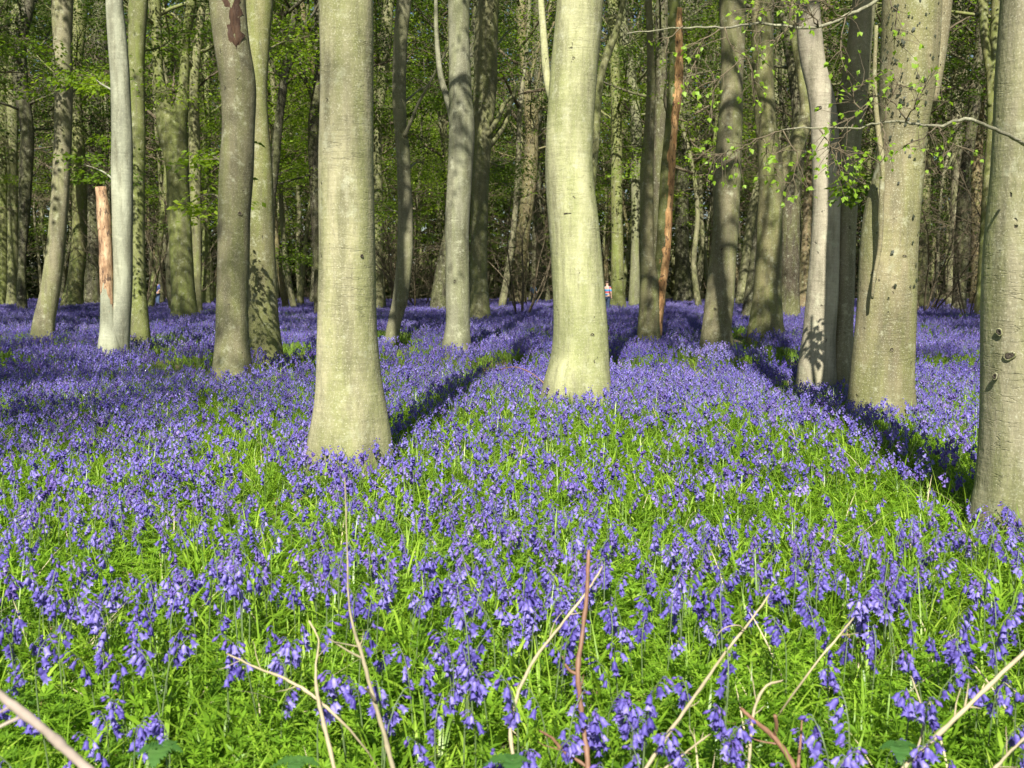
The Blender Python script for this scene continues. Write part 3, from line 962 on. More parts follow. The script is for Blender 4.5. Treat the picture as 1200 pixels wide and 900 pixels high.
LB(T24[0], T24[1], T24[2], [(1140, 130, 0), (1120, 150, -1), (1100, 165, -2)], 16, T24[3], .5, 26)
LB(T4[0], T4[1], T4[2], [(1040, 230, .2), (1012, 215, .5), (1000, 225, .8)], 9, T4[3], .2, 16)


SCAR = plain('bark_scar', (.045, .036, .024), .95, .4, 60)


def knot(T, px, py, dpt, w, h, rim=True, nx=0.0, name='knot', label='dark knot with a raised rim'):
    """an old branch scar: a sunk dark eye with a lip of bark round it; dpt is how far its surface stands in front of the trunk's axis plane"""
    p = PT(px, py, T[2] - dpt) - T[1]
    sc = T[2] / F
    w, h = w * sc / 2, h * sc / 2
    nrm = np.array([nx, -math.sqrt(1 - nx * nx), 0])
    sx = norm(np.cross(np.array([0, 0, 1.0]), nrm))
    up = np.array([0, 0, 1.0])
    n = 14
    a = np.linspace(0, 6.283, n, endpoint=False)
    wob = 1 + .16 * np.sin(2 * a + rng.uniform(0, 6)) + .1 * np.sin(3 * a + rng.uniform(0, 6))
    ring = lambda k, o: p + (np.cos(a) * w * k * wob)[:, None] * sx + (np.sin(a) * h * k * wob)[:, None] * up + nrm * o
    mb = MB()
    V = np.vstack([ring(1.0, -.01), ring(.8, .006), ring(.4, .002), (p + nrm * -.002)[None]])
    q = []
    for r_ in range(2):
        for i in range(n):
            q.append([r_ * n + i, r_ * n + (i + 1) % n, (r_ + 1) * n + (i + 1) % n, (r_ + 1) * n + i])
    mb.add(V, [np.array(q), np.array([[2 * n + i, 2 * n + (i + 1) % n, 3 * n] for i in range(n)])])
    o = obj(name, mb.mesh(name, SCAR), T[0])
    o['label'] = label
    if rim:
        mb = MB()
        R_ = np.vstack([ring(1.08, .002), ring(1.08, .002)[:1]])
        tube(mb, R_, np.full(n + 1, min(w, h) * .26), 6, cap=False)
        obj('rim', mb.mesh('rim', BARK), o, color=T[3])


def front(T, rows_w):
    return rows_w / 2 / F * T[2]


for (T, px, py, wt, w, h, rim) in [
        (T3, 1171, 389, 108, 8, 7, True), (T3, 1183, 417, 108, 11, 9, True), (T3, 1166, 441, 109, 7, 6, True),
        (T1, 393, 422, 76, 2.2, 13, False), (T1, 424, 300, 65, 5, 4, False),  
        (T2, 694, 392, 66, 4, 3.5, True), (T2, 665, 250, 60, 9, 1.6, False), (T2, 690, 262, 60, 4, 3, True),
        (T12, 533, 330, 29, 3, 4, True), (T12, 541, 358, 29, 2, 5, False), (T7, 846, 292, 30, 3, 4, True), (T7, 838, 362, 32, 3, 3, True),
        (T13, 472, 171, 15, 4, 11, True), (T17, 268, 360, 37, 3, 12, False), (T17, 281, 250, 36, 4, 4, True), (T5, 959, 126, 30, 7, 3.5, True), (T5, 958, 405, 36, 3, 16, False), (T4, 1045, 410, 66, 4, 6, True), (T4, 1060, 300, 63, 5, 3, True)]:
    Rr = wt / 2 / F * T[2]
    dp = Rr
    for _ in range(12):                     # where the line of sight meets the trunk's round surface
        q_ = PT(px, py, T[2] - dp)
        row = min(((abs(z_ - q_[2]), x_) for x_, z_ in T[4]), key=lambda q: q[0])[1]
        off = np.clip(q_[0] - row, -.92 * Rr, .92 * Rr)
        dp = .5 * dp + .5 * math.sqrt(Rr * Rr - off * off)
    knot(T, px, py, dp * .985, w, h, rim, nx=off / Rr)

DARK_MARK = plain('dark_leaf_mark', (.035, .042, .022), .5, .3, 30)  # small dark leaf-shaped marks laid on the bark
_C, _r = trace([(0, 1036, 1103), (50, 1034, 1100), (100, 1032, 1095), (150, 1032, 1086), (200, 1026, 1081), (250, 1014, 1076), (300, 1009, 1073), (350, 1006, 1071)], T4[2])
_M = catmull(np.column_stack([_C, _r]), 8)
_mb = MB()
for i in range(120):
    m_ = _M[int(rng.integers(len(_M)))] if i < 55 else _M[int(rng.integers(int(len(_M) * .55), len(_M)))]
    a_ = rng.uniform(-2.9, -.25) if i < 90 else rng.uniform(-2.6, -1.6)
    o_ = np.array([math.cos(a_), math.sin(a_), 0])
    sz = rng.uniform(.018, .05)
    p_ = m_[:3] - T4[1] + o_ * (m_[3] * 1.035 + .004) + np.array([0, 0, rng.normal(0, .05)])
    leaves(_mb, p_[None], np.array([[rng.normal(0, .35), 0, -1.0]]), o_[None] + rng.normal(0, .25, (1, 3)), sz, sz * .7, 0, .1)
_o = obj('dark_leaf_marks', _mb.mesh('dark_leaf_marks', DARK_MARK, False), T4[0])


# near branch with fresh leaves, hanging from the beech at the right edge
def fresh_branch(t, org, pts, col, w0, w1, twigs):
    P3 = np.array([np.append(PT(p[0], p[1], p[2]), 0) for p in pts])
    C = catmull(P3, 5)[:, :3]
    C = C + rng.normal(0, .0025, C.shape)
    mb = MB()
    tube(mb, C - org, np.linspace(w0, w1, len(C)), 7)
    o = obj('branch', mb.mesh('branch', BARK), t, color=(.21, .20, .14, .2))
    tw, lm = MB(), MB()
    for pl in twigs:
        P4 = catmull(np.array([PT(p[0], p[1], p[2]) for p in pl]), 4)
        P4 = P4 + rng.normal(0, .004, P4.shape)
        tube(tw, P4 - org, np.linspace(.0032, .0014, len(P4)), 5)
        for k in range(2, len(P4)):
            for _ in range(int(rng.integers(0, 5))):
                S = branch_curve(P4[k] - org, norm(P4[k] - P4[k - 1]) + rng.normal(0, .7, 3), rng.uniform(.04, .14), -.12, 3)
                tube(tw, S, np.linspace(.0018, .001, len(S)), 3, cap=False)
                n = int(rng.integers(1, 4))
                d = norm(S[-1] - S[-2]) + rng.normal(0, .6, (n, 3)) + np.array([0, 0, -.3])
                nr = np.array([0, -.5, .7]) + rng.normal(0, .5, (n, 3))
                sz = rng.uniform(.012, .029, n)
                leaves(lm, np.repeat(S[-1][None], n, 0), d, nr, sz, sz * .72, 0, .12)
    obj('twigs', tw.mesh('twigs', TWIG), o)
    obj('foliage', lm.mesh('foliage', LEAF_NEW, False), o)


t3, o3 = T3[0], T3[1]
fresh_branch(t3, o3, [(1200, -60, 4.55), (1110, -40, 4.5), (1060, -20, 4.5), (1025, 2, 4.5), (990, 20, 4.45), (945, 33, 4.4), (900, 28, 4.4), (845, 33, 4.3), (800, 32, 4.3), (735, 39, 4.3)], None, .011, .0025, [
    [(850, 33, 4.3), (857, 55, 4.3), (874, 66, 4.3), (884, 96, 4.3)], [(843, 35, 4.3), (822, 50, 4.3), (815, 75, 4.3), (803, 92, 4.25)],
    [(874, 66, 4.3), (848, 88, 4.3), (836, 105, 4.3), (834, 146, 4.3)], [(960, 30, 4.4), (940, 12, 4.4), (915, 8, 4.4), (890, 14, 4.4)],
    [(985, 20, 4.45), (970, 5, 4.4), (950, -5, 4.4)], [(990, 20, 4.45), (985, 60, 4.4), (995, 90, 4.4)], [(900, 28, 4.4), (885, 45, 4.3), (890, 70, 4.3)],
    [(925, 30, 4.4), (912, 45, 4.3), (905, 60, 4.3)], [(800, 32, 4.3), (785, 45, 4.3), (778, 70, 4.3)], [(1040, -5, 4.5), (1050, 20, 4.4), (1046, 50, 4.4)],
    [(960, 32, 4.4), (945, 8, 4.35), (925, 3, 4.3), (905, -2, 4.3)], [(975, 26, 4.4), (1000, 10, 4.3), (1012, -4, 4.3)], [(940, 33, 4.4), (925, 14, 4.4), (930, -2, 4.4)]])
fresh_branch(t3, o3, [(1200, 168, 4.5), (1165, 152, 4.35), (1130, 140, 4.3), (1098, 148, 4.3), (1060, 143, 4.3), (1034, 143, 4.25), (1000, 150, 4.2), (960, 150, 4.2), (915, 152, 4.2)], None, .0085, .0025, [
    [(1065, 143, 4.3), (1030, 112, 4.25), (1010, 132, 4.2), (978, 147, 4.2)], [(1034, 143, 4.25), (1036, 160, 4.2), (1034, 190, 4.2), (1015, 180, 4.2)],
    [(1000, 148, 4.2), (985, 165, 4.2), (980, 190, 4.2), (984, 205, 4.2)], [(1010, 132, 4.2), (1000, 110, 4.2), (1012, 95, 4.2)],
    [(960, 150, 4.2), (975, 170, 4.2), (1000, 185, 4.2)], [(930, 152, 4.2), (890, 160, 4.2), (868, 176, 4.2), (856, 190, 4.2)], [(890, 160, 4.2), (905, 180, 4.2), (908, 205, 4.2)],
    [(870, 175, 4.2), (850, 178, 4.2), (838, 186, 4.2)], [(1060, 143, 4.3), (1075, 120, 4.2), (1082, 105, 4.2)], [(1098, 148, 4.3), (1110, 165, 4.2), (1125, 172, 4.2)],
    [(1098, 148, 4.3), (1085, 160, 4.25), (1078, 175, 4.2)], [(915, 152, 4.2), (935, 190, 4.2), (925, 215, 4.2)], [(1034, 143, 4.2), (1045, 112, 4.2), (1050, 100, 4.2)]])

# ------------------------------------------------------------------ bare understorey shrubs
SHR = []
for k in range(4):
    mb = MB()
    for s in range(6):
        a = rng.uniform(0, 6.28)
        L = rng.uniform(3, 5.5)
        C = branch_curve((.15 * math.cos(a), .15 * math.sin(a), -.1), (.35 * math.cos(a), .35 * math.sin(a), 1), L, -.01, 8)
        tube(mb, C, np.linspace(.03, .006, len(C)), 5)
        for j in range(2, len(C)):
            for _ in range(2):
                S = branch_curve(C[j], norm(C[j] - C[j - 1]) + rng.normal(0, .65, 3), rng.uniform(.6, 1.6), -.02, 4)
                tube(mb, S, np.linspace(.011, .004, len(S)), 3, cap=False)
                for i in (1, 2, 3, 4):
                    W = branch_curve(S[i], norm(S[i] - S[i - 1]) + rng.normal(0, .6, 3), rng.uniform(.25, .7), -.02, 3)
                    tube(mb, W, np.linspace(.006, .0025, len(W)), 3, cap=False)
    lf = MB()
    for j in range(26):
        spray_leaves(lf, np.array([rng.normal(0, 1.0), rng.normal(0, 1.0), rng.uniform(1, 4)]), .35, 16, .09)
    SHR.append((mb.mesh('stems', TWIG), lf.mesh('foliage', LEAF, False)))
n = 0
while n < 28:
    Y = rng.uniform(36, 85)
    x = rng.uniform(-1, 1) * (.52 * Y)
    if min((x - a) ** 2 + (Y - b) ** 2 for a, b in placed) < 1:
        continue
    px = 600 + F * x / Y
    if 625 < px < 728 and Y < 58:
        continue
    k = int(rng.integers(4))
    z = zone(px)
    t = thing('shrub', 'tangled twiggy shrub with few leaves, ' + z, 'shrub', (x, Y, 0), 'twiggy shrubs ' + z)
    t.rotation_euler = (0, 0, rng.uniform(0, 6.28))
    s = rng.uniform(.8, 1.5)
    t.scale = (s, s, s)
    obj('stems', SHR[k][0], t)
    obj('foliage', SHR[k][1], t)
    n += 1

# ------------------------------------------------------------------ far wood, one mass
def far_woods():
    lm = MB()
    for i in range(13000):
        Y = rng.uniform(92, 150)
        x = rng.uniform(-1, 1) * (.6 * Y + 10)
        z = float(ground_z(x, Y)) + 34 * rng.random() ** 1.1
        spray_leaves(lm, np.array([x, Y, z]), rng.uniform(.8, 1.9), 18, .6, 0, .7, .3)
    for i in range(6000):
        Y = rng.uniform(150, 185)
        x = rng.uniform(-1, 1) * (.6 * Y + 14)
        z = float(ground_z(x, Y)) + 44 * rng.random()
        spray_leaves(lm, np.array([x, Y, z]), rng.uniform(1.2, 2.4), 16, 1.0, 0, .8, .35)
    tr = MB()
    for i in range(160):
        Y = rng.uniform(96, 150)
        x = rng.uniform(-1, 1) * (.6 * Y + 8)
        r = rng.uniform(.14, .34)
        C = branch_curve((x, Y, float(ground_z(x, Y)) - .2), (rng.normal(0, .06), 0, 1), 24, .01, 6)
        tube(tr, C, np.linspace(r, .08, len(C)), 8, 1)
    lm.merge(tr)
    o = obj('far_woods', lm.mesh('far_woods', [FARLEAF, BARK], False), color=TINT['olive'])
    o['kind'] = 'stuff'
    o['label'] = 'far edge of the wood, a mass of green leaves and trunks'


far_woods()

# ------------------------------------------------------------------ plants of the floor
def rot_to(axis):
    """3x3 with its z column along axis"""
    z = norm(axis)
    a = np.array([1.0, 0, 0]) if abs(z[0]) < .8 else np.array([0, 1.0, 0])
    x = norm(np.cross(a, z))
    return np.column_stack([x, np.cross(z, x), z])


def bell(mb, p, axis, L, lod, mi):
    M = rot_to(axis)
    M = M @ np.array([[math.cos(a := rng.uniform(0, 6.28)), -math.sin(a), 0], [math.sin(a), math.cos(a), 0], [0, 0, 1]])
    if lod == 0:
        n = 12
        th = np.linspace(0, 2 * np.pi, n, endpoint=False)
        tip = (np.arange(n) % 2 == 0)
        rings = [(.09 * np.ones(n), .0), (.235 * np.ones(n), .16), (.27 * np.ones(n), .5), (np.where(tip, .33, .27), .74)]
        V = [np.stack([r * np.cos(th), r * np.sin(th), np.full(n, z)], -1) for r, z in rings]
        V.append(np.stack([np.where(tip, .58, .30) * np.cos(th), np.where(tip, .58, .30) * np.sin(th), np.where(tip, .96, .78)], -1))
        V[-1][tip, 2] += rng.uniform(-.08, .06, tip.sum())
    else:
        n = 6 if lod == 1 else 4
        th = np.linspace(0, 2 * np.pi, n, endpoint=False)
        prof = [(.10, 0), (.27, .25), (.30, .7), (.52, .96)] if lod == 1 else [(.18, 0), (.50, .95)]
        V = [np.stack([r * np.cos(th), r * np.sin(th), np.full(n, z)], -1) for r, z in prof]
    k = len(V)
    V = np.concatenate(V) * L
    i, j = np.meshgrid(np.arange(k - 1), np.arange(n), indexing='ij')
    q = np.stack([i * n + j, i * n + (j + 1) % n, (i + 1) * n + (j + 1) % n, (i + 1) * n + j], -1).reshape(-1, 4)
    mb.add(V @ M.T + p, q, mi)


def strap(mb, p, a, L, W, mi, arch=1.0, n=6, lean=.35):
    """one arching strap leaf or grass blade"""
    t = np.linspace(0, 1, n)
    out = L * (lean * t + .45 * arch * t ** 2.2)
    up = L * (t * .95 - .5 * arch * t ** 2.6)
    d = np.array([math.cos(a), math.sin(a), 0])
    s = np.array([-math.sin(a), math.cos(a), 0])
    tw = rng.uniform(-.5, .5)
    C = p + out[:, None] * d + up[:, None] * np.array([0, 0, 1])
    w = W * .5 * np.array([.55] + [1.0] * (n - 3) + [.7, .04])
    sd = s + tw * t[:, None] * np.array([0, 0, 1.0])
    A, B = C + sd * w[:, None], C - sd * w[:, None]
    V = np.stack([A, B], 1).reshape(-1, 3)
    i = np.arange(n - 1) * 2
    mb.add(V, np.stack([i, i + 1, i + 3, i + 2], -1), mi)


def bluebell(lod, off=None, h=None, leaves_n=4):
    """returns stalk MB, list of bell MBs, list of leaf MBs, about the plant's base"""
    h = h or rng.uniform(.27, .39)
    a = rng.uniform(0, 6.28)
    d = np.array([math.cos(a), math.sin(a), 0])
    t = np.linspace(0, 1, 9 if lod == 0 else (6 if lod == 1 else 4))
    lean = rng.uniform(.0, .12)
    C = h * t[:, None] * np.array([0, 0, 1.0]) + (lean * h * t ** 2 + .10 * h * np.maximum(0, t - .72) ** 1.5 * 6)[:, None] * d
    C[:, 2] -= h * .55 * np.maximum(0, t - .78) ** 2 * 2.2
    st = MB()
    tube(st, C, np.linspace(.0026, .0013, len(C)) * (1 if lod < 2 else 1.3), 5 if lod == 0 else 3, 0, cap=False)
    nb = int(rng.integers(5, 11))
    bells = []
    u0 = rng.uniform(.68, .82)
    for i in range(nb):
        u = u0 + (1 - u0) * i / (nb - 1)
        x = u * (len(C) - 1)
        k = min(int(x), len(C) - 2)
        p0 = C[k] + (C[k + 1] - C[k]) * (x - k)
        aa = a + rng.normal(0, 1.1)
        o = np.array([math.cos(aa), math.sin(aa), 0])
        size = (.0222 if i < nb * .7 else .0175) * rng.uniform(.85, 1.12)
        ped = .012 * rng.uniform(.7, 1.4)
        p1 = p0 + o * ped + np.array([0, 0, -.002])
        ax = np.array([0, 0, -1.0]) + o * rng.uniform(.25, .9)
        if i >= nb - 2:
            ax = np.array([0, 0, -.5]) + o * rng.uniform(.3, .9) + d * .5
        mb = MB()
        if lod == 0:
            tube(mb, np.array([p0, p0 + o * ped * .6 + np.array([0, 0, .003]), p1]), [.0009] * 3, 3, 1, cap=False)
        if i >= nb - 2 and lod < 2:
            tube(mb, np.array([p1, p1 + norm(ax) * size * .4, p1 + norm(ax) * size * .8]), [.0022, .0042, .0012], 6 if lod == 0 else 4, 1)
        else:
            bell(mb, p1, ax, size, lod, 0)
        bells.append(mb)
    lv = []
    for i in range(leaves_n):
        mb = MB()
        strap(mb, np.array([0, 0, 0.0]), rng.uniform(0, 6.28), rng.uniform(.2, .32), rng.uniform(.008, .013), 0, rng.uniform(.4, 1.1), 6 if lod < 2 else 4)
        lv.append(mb)
    return st, bells, lv


def offset_mat(mb, d):
    mb.m = [m + d for m in mb.m]
    return mb


PM = [PETAL, BUD]
ALL = [PETAL, BUD, STALK, BLADE, PETAL_OLD]


def whole(lod, leaves_n):
    st, be, lv = bluebell(lod, leaves_n=leaves_n)
    mb = MB()
    old = rng.random() < .25
    for b in be:
        if old:
            b.m = [np.where(m == 0, 4, m) for m in b.m]
        mb.merge(b)
    mb.merge(offset_mat(st, 2))
    for l in lv:
        mb.merge(offset_mat(l, 3))
    return mb


# templates (kept out of the scene; the stuff objects instance them)
def template_col(name, meshes):
    c = bpy.data.collections.new(name)
    for i, me in enumerate(meshes):
        o = bpy.data.objects.new('%s_%02d' % (name, i), me)
        c.objects.link(o)
    return c


def scatter(name, label, meshes, pts, rot, scl, idx):
    me = bpy.data.meshes.new(name)
    me.vertices.add(len(pts))
    me.vertices.foreach_set('co', np.asarray(pts, np.float32).reshape(-1))
    a = me.attributes.new('rot', 'FLOAT_VECTOR', 'POINT')
    a.data.foreach_set('vector', np.asarray(rot, np.float32).reshape(-1))
    a = me.attributes.new('scl', 'FLOAT', 'POINT')
    a.data.foreach_set('value', np.asarray(scl, np.float32))
    a = me.attributes.new('idx', 'INT', 'POINT')
    a.data.foreach_set('value', np.asarray(idx, np.int32))
    o = obj(name, me)
    o['kind'] = 'stuff'
    o['label'] = label
    col = template_col(name + '_plants', meshes)
    ng = bpy.data.node_groups.new(name + '_scatter', 'GeometryNodeTree')
    ng.interface.new_socket('Geometry', in_out='INPUT', socket_type='NodeSocketGeometry')
    ng.interface.new_socket('Geometry', in_out='OUTPUT', socket_type='NodeSocketGeometry')
    gi, go = ng.nodes.new('NodeGroupInput'), ng.nodes.new('NodeGroupOutput')
    ip = ng.nodes.new('GeometryNodeInstanceOnPoints')
    ci = ng.nodes.new('GeometryNodeCollectionInfo')
    ci.inputs['Collection'].default_value = col
    ci.inputs['Separate Children'].default_value = True
    ci.inputs['Reset Children'].default_value = True
    ip.inputs['Pick Instance'].default_value = True

    def attr(nm, ty):
        n = ng.nodes.new('GeometryNodeInputNamedAttribute')
        n.data_type = ty
        n.inputs['Name'].default_value = nm
        return n.outputs['Attribute']
    e2r = ng.nodes.new('FunctionNodeEulerToRotation')
    L = ng.links.new
    L(gi.outputs[0], ip.inputs['Points'])
    L(ci.outputs[0], ip.inputs['Instance'])
    L(attr('idx', 'INT'), ip.inputs['Instance Index'])
    L(attr('rot', 'FLOAT_VECTOR'), e2r.inputs[0])
    L(e2r.outputs[0], ip.inputs['Rotation'])
    L(attr('scl', 'FLOAT'), ip.inputs['Scale'])
    L(ip.outputs[0], go.inputs[0])
    md = o.modifiers.new('scatter', 'NODES')
    md.node_group = ng
    return o


def fbm(x, y, s, seed):
    r = np.random.default_rng(seed)
    v = np.zeros_like(x)
    amp = 1.0
    for o in range(3):
        for _ in range(4):
            a = r.uniform(0, 6.28)
            k = s * 2 ** o * r.uniform(.7, 1.4)
            v += amp * np.sin(k * (x * math.cos(a) + y * math.sin(a)) + r.uniform(0, 6.28))
        amp *= .55
    return v / 3.2


def wedge(n, y0, y1, margin=.6):
    """points over the ground in view between y0 and y1 and a strip beyond each side of it; n is the count inside the view"""
    wide = margin + 1.9
    yy = np.linspace(y0, y1, 400)
    g = yy / (.53 * yy + margin)
    dens = n / np.trapz(g * (.53 * yy + margin), yy)     # plants per metre of width, before g
    w = g * (.53 * yy + wide)
    cdf = np.cumsum(w) / w.sum()
    m = int(dens * np.trapz(w, yy))
    y = np.interp(rng.random(m), cdf, yy)
    x = rng.uniform(-1, 1, m) * (y * .53 + wide)
    return x, y


def clear_of_trunks(x, y):
    ok = np.ones(len(x), bool)
    for tx, ty, l, r in TREES:
        if ty < 25:
            rad = (r - l) / 2 / F * ty * .8 + .02
            ok &= (x - tx) ** 2 + (y - ty) ** 2 > rad * rad
    return ok


# path-like gap: from beside the wounded beech down towards the camera
def path_gap(x, y):
    ax, ay = PT(240, 475, depth_at(475, .1))[:2]
    bx, by = PT(335, 640, depth_at(640, .1))[:2]
    t = np.clip(((x - ax) * (bx - ax) + (y - ay) * (by - ay)) / ((bx - ax) ** 2 + (by - ay) ** 2), 0, 1)
    d = np.hypot(x - ax - t * (bx - ax), y - ay - t * (by - ay))
    return np.exp(-(d / .22) ** 2)


def density(x, y):
    base = np.interp(y, [1.5, 2.2, 3.0, 4.5, 6.5, 9, 12], [.26, .50, .74, .80, .74, .92, 1.0])
    nz = fbm(x, y, 1.5, 3)
    nz2 = fbm(x, y, 4.5, 5)
    fade = np.interp(y, [3.5, 9], [1.0, .35])
    d = base * np.clip(1 + fade * (.65 * nz + .85 * nz2), .05, 1.8)
    d *= 1 - .8 * path_gap(x, y)
    d = np.maximum(d, .95 * np.exp(-((x - 2.1) ** 2 + (y - 4.3) ** 2) / .3))
    return d


# --- flowers, near zone
NX, NY = wedge(19000, 1.7, 13.0)
keep = (rng.random(len(NX)) < density(NX, NY) * .75) & clear_of_trunks(NX, NY)
NX, NY = NX[keep], NY[keep]
NZ = ground_z(NX, NY)
print('near bluebells', len(NX))
ppx, ppy, pf = pix(NX, NY, NZ + .30)
inview = (ppx > -5) & (ppx < 1205) & (ppy < 915)
order = np.argsort(np.where(inview, pf, 1e9))
IND = order[:300]
rest = np.setdiff1d(np.arange(len(NX)), IND)

# individuals
VAR = []
for k in range(10):
    st, be, lv = bluebell(0, leaves_n=3)
    full = MB()
    for b in be:
        full.merge(b)
    VAR.append((st.mesh('stalk', STALK), [b.mesh('bell', PM) for b in be], full.mesh('flower_head', PM), [l.mesh('leaf', BLADE) for l in lv]))


def bb_zone(px, py):
    row = 'at the bottom edge' if py > 760 else ('in the sparse green' if py > 690 else 'behind the twigs')
    for lim, s in ((200, 'above the blurred pale stick'), (420, 'around the pale forked twig'), (600, 'between the grey and arched twigs'), (720, 'around the red brown twig'),
                   (900, 'left of the long pale stem'), (1040, 'around the brown forked twig'), (9e9, 'beside the thick straw stem')):
        if px < lim:
            break
    return s + ' ' + row


for r, i in enumerate(IND):
    st, bells, fullm, lv = VAR[int(rng.integers(len(VAR)))]
    z = bb_zone(ppx[i], ppy[i])
    t = thing('bluebell', 'nodding violet bluebell ' + z, 'bluebell', (NX[i], NY[i], NZ[i]), 'bluebells ' + z)
    t.rotation_euler = (rng.normal(0, .06), rng.normal(0, .06), rng.uniform(0, 6.28))
    s = rng.uniform(.85, 1.2)
    t.scale = (s, s, s)
    obj('stalk', st, t)
    if r < 90:
        for b in bells:
            obj('bell', b, t)
    else:
        obj('flower_head', fullm, t)
    for l in lv[:3 if r < 90 else 2]:
        obj('leaf', l, t)

L1 = [whole(0 if k < 6 else 1, 4).mesh('bluebell_near', ALL) for k in range(16)]
# far patches: about ninety plants to the square metre
L2 = []
for k in range(6):
    mb = MB()
    for i in range(84):
        w = whole(2, 2)
        s = rng.uniform(.85, 1.2)
        mb.merge(w, np.eye(3) * s, (rng.uniform(-.55, .55), rng.uniform(-.55, .55), 0))
    L2.append(mb.mesh('bluebell_patch', ALL))
FX, FY = wedge(2900, 12.2, 78, 3)
kp = rng.random(len(FX)) < np.clip(1 + .35 * fbm(FX, FY, .5, 9), .2, 1) * np.interp(FY, [12, 60, 78], [1, .95, .6])
FX, FY = FX[kp], FY[kp]
pts = np.concatenate([np.stack([NX[rest], NY[rest], NZ[rest]], -1), np.stack([FX, FY, ground_z(FX, FY)], -1)])
n1, n2 = len(rest), len(FX)
rot = np.concatenate([np.stack([rng.normal(0, .07, n1), rng.normal(0, .07, n1), rng.uniform(0, 6.28, n1)], -1), np.stack([np.zeros(n2), np.zeros(n2), rng.uniform(0, 6.28, n2)], -1)])
near_y = NY[rest]
idx = np.concatenate([np.where(near_y < 5.0, rng.integers(0, 6, n1), rng.integers(6, 16, n1)), 16 + rng.integers(0, 6, n2)])
scl = np.concatenate([rng.uniform(.75, 1.2, n1) * np.interp(near_y, [3, 5], [1, .88]), rng.uniform(.92, 1.12, n2)])
scatter('bluebells', 'carpet of violet bluebells spreading back through the wood', L1 + L2, pts, rot, scl, idx)

# --- grass blades and strap leaves
DRY = plain('dry_grass', (.42, .36, .22), .7, .25, 12)
G = []
for k in range(8):
    mb = MB()
    for i in range(16):
        strap(mb, np.array([rng.normal(0, .03), rng.normal(0, .03), -.01]), rng.uniform(0, 6.28), rng.uniform(.12, .34), rng.uniform(.003, .009), 0, rng.uniform(.1, 1.1), 6, rng.uniform(.05, .5))
    for i in range(int(rng.integers(0, 3))):
        strap(mb, np.array([rng.normal(0, .03), rng.normal(0, .03), -.01]), rng.uniform(0, 6.28), rng.uniform(.16, .34), rng.uniform(.003, .006), 1, rng.uniform(.3, 1.3), 6, rng.uniform(.3, .9))
    G.append(mb.mesh('grass_tuft', [BLADE, DRY]))
GB = []
for k in range(4):
    mb = MB()
    for i in range(150):
        strap(mb, np.array([rng.uniform(-.6, .6), rng.uniform(-.6, .6), -.01]), rng.uniform(0, 6.28), rng.uniform(.14, .28), rng.uniform(.006, .012), 0, rng.uniform(.2, 1.2), 4, rng.uniform(.15, .6))
    GB.append(mb.mesh('grass_patch', BLADE))
gx, gy = wedge(12500, 1.6, 13)
kp = clear_of_trunks(gx, gy) & (rng.random(len(gx)) < np.clip(.75 + .5 * fbm(gx, gy, 2.0, 21), .1, 1))
gx, gy = gx[kp], gy[kp]
hx, hy = wedge(2200, 12, 78, 3)
pts = np.concatenate([np.stack([gx, gy, ground_z(gx, gy)], -1), np.stack([hx, hy, ground_z(hx, hy)], -1)])
n1, n2 = len(gx), len(hx)
rot = np.stack([np.zeros(n1 + n2), np.zeros(n1 + n2), rng.uniform(0, 6.28, n1 + n2)], -1)
idx = np.concatenate([rng.integers(0, 8, n1), 8 + rng.integers(0, 4, n2)])
scatter('grass', 'bright green grass and strap leaves between the bluebells', G + GB, pts, rot, rng.uniform(.75, 1.25, n1 + n2), idx)

# --- cleavers: upright stems with whorls of narrow leaves
CV = []
for k in range(8):
    mb = MB()
    for s in range(7):
        a = rng.uniform(0, 6.28)
        p = np.array([rng.normal(0, .045), rng.normal(0, .045), -.01])
        C = branch_curve(p, (rng.normal(0, .25), rng.normal(0, .25), 1), rng.uniform(.09, .21), 0, 5)
        tube(mb, C, np.linspace(.0016, .0009, len(C)), 3, 0, cap=False)
        for j in range(1, len(C)):
            m_ = 7
            an = np.linspace(0, 6.28, m_, endpoint=False) + rng.uniform(0, 1)
            sz = (.034 if j < 5 else .02) * rng.uniform(.8, 1.2, m_)
            d = np.stack([np.cos(an), np.sin(an), rng.uniform(.1, .7, m_)], -1)
            leaves(mb, np.repeat(C[j][None], m_, 0), d, np.tile([0, 0, 1.0], (m_, 1)) + rng.normal(0, .2, (m_, 3)), sz, sz * .24)
    CV.append(mb.mesh('cleavers_clump', CLEAV, False))
cx, cy = wedge(6800, 1.6, 10)
kp = clear_of_trunks(cx, cy) & (rng.random(len(cx)) < np.clip(1.0 + .6 * fbm(cx, cy, 1.6, 31), .1, 1) * np.interp(cy, [1.6, 4, 7, 10], [1, .9, .5, .2]) * (1 - .6 * path_gap(cx, cy)))
cx, cy = cx[kp], cy[kp]
scatter('ground_cover', 'low mat of bright green cleavers in the foreground', CV, np.stack([cx, cy, ground_z(cx, cy)], -1),
        np.stack([rng.normal(0, .1, len(cx)), rng.normal(0, .1, len(cx)), rng.uniform(0, 6.28, len(cx))], -1), rng.uniform(.8, 1.3, len(cx)), rng.integers(0, 8, len(cx)))

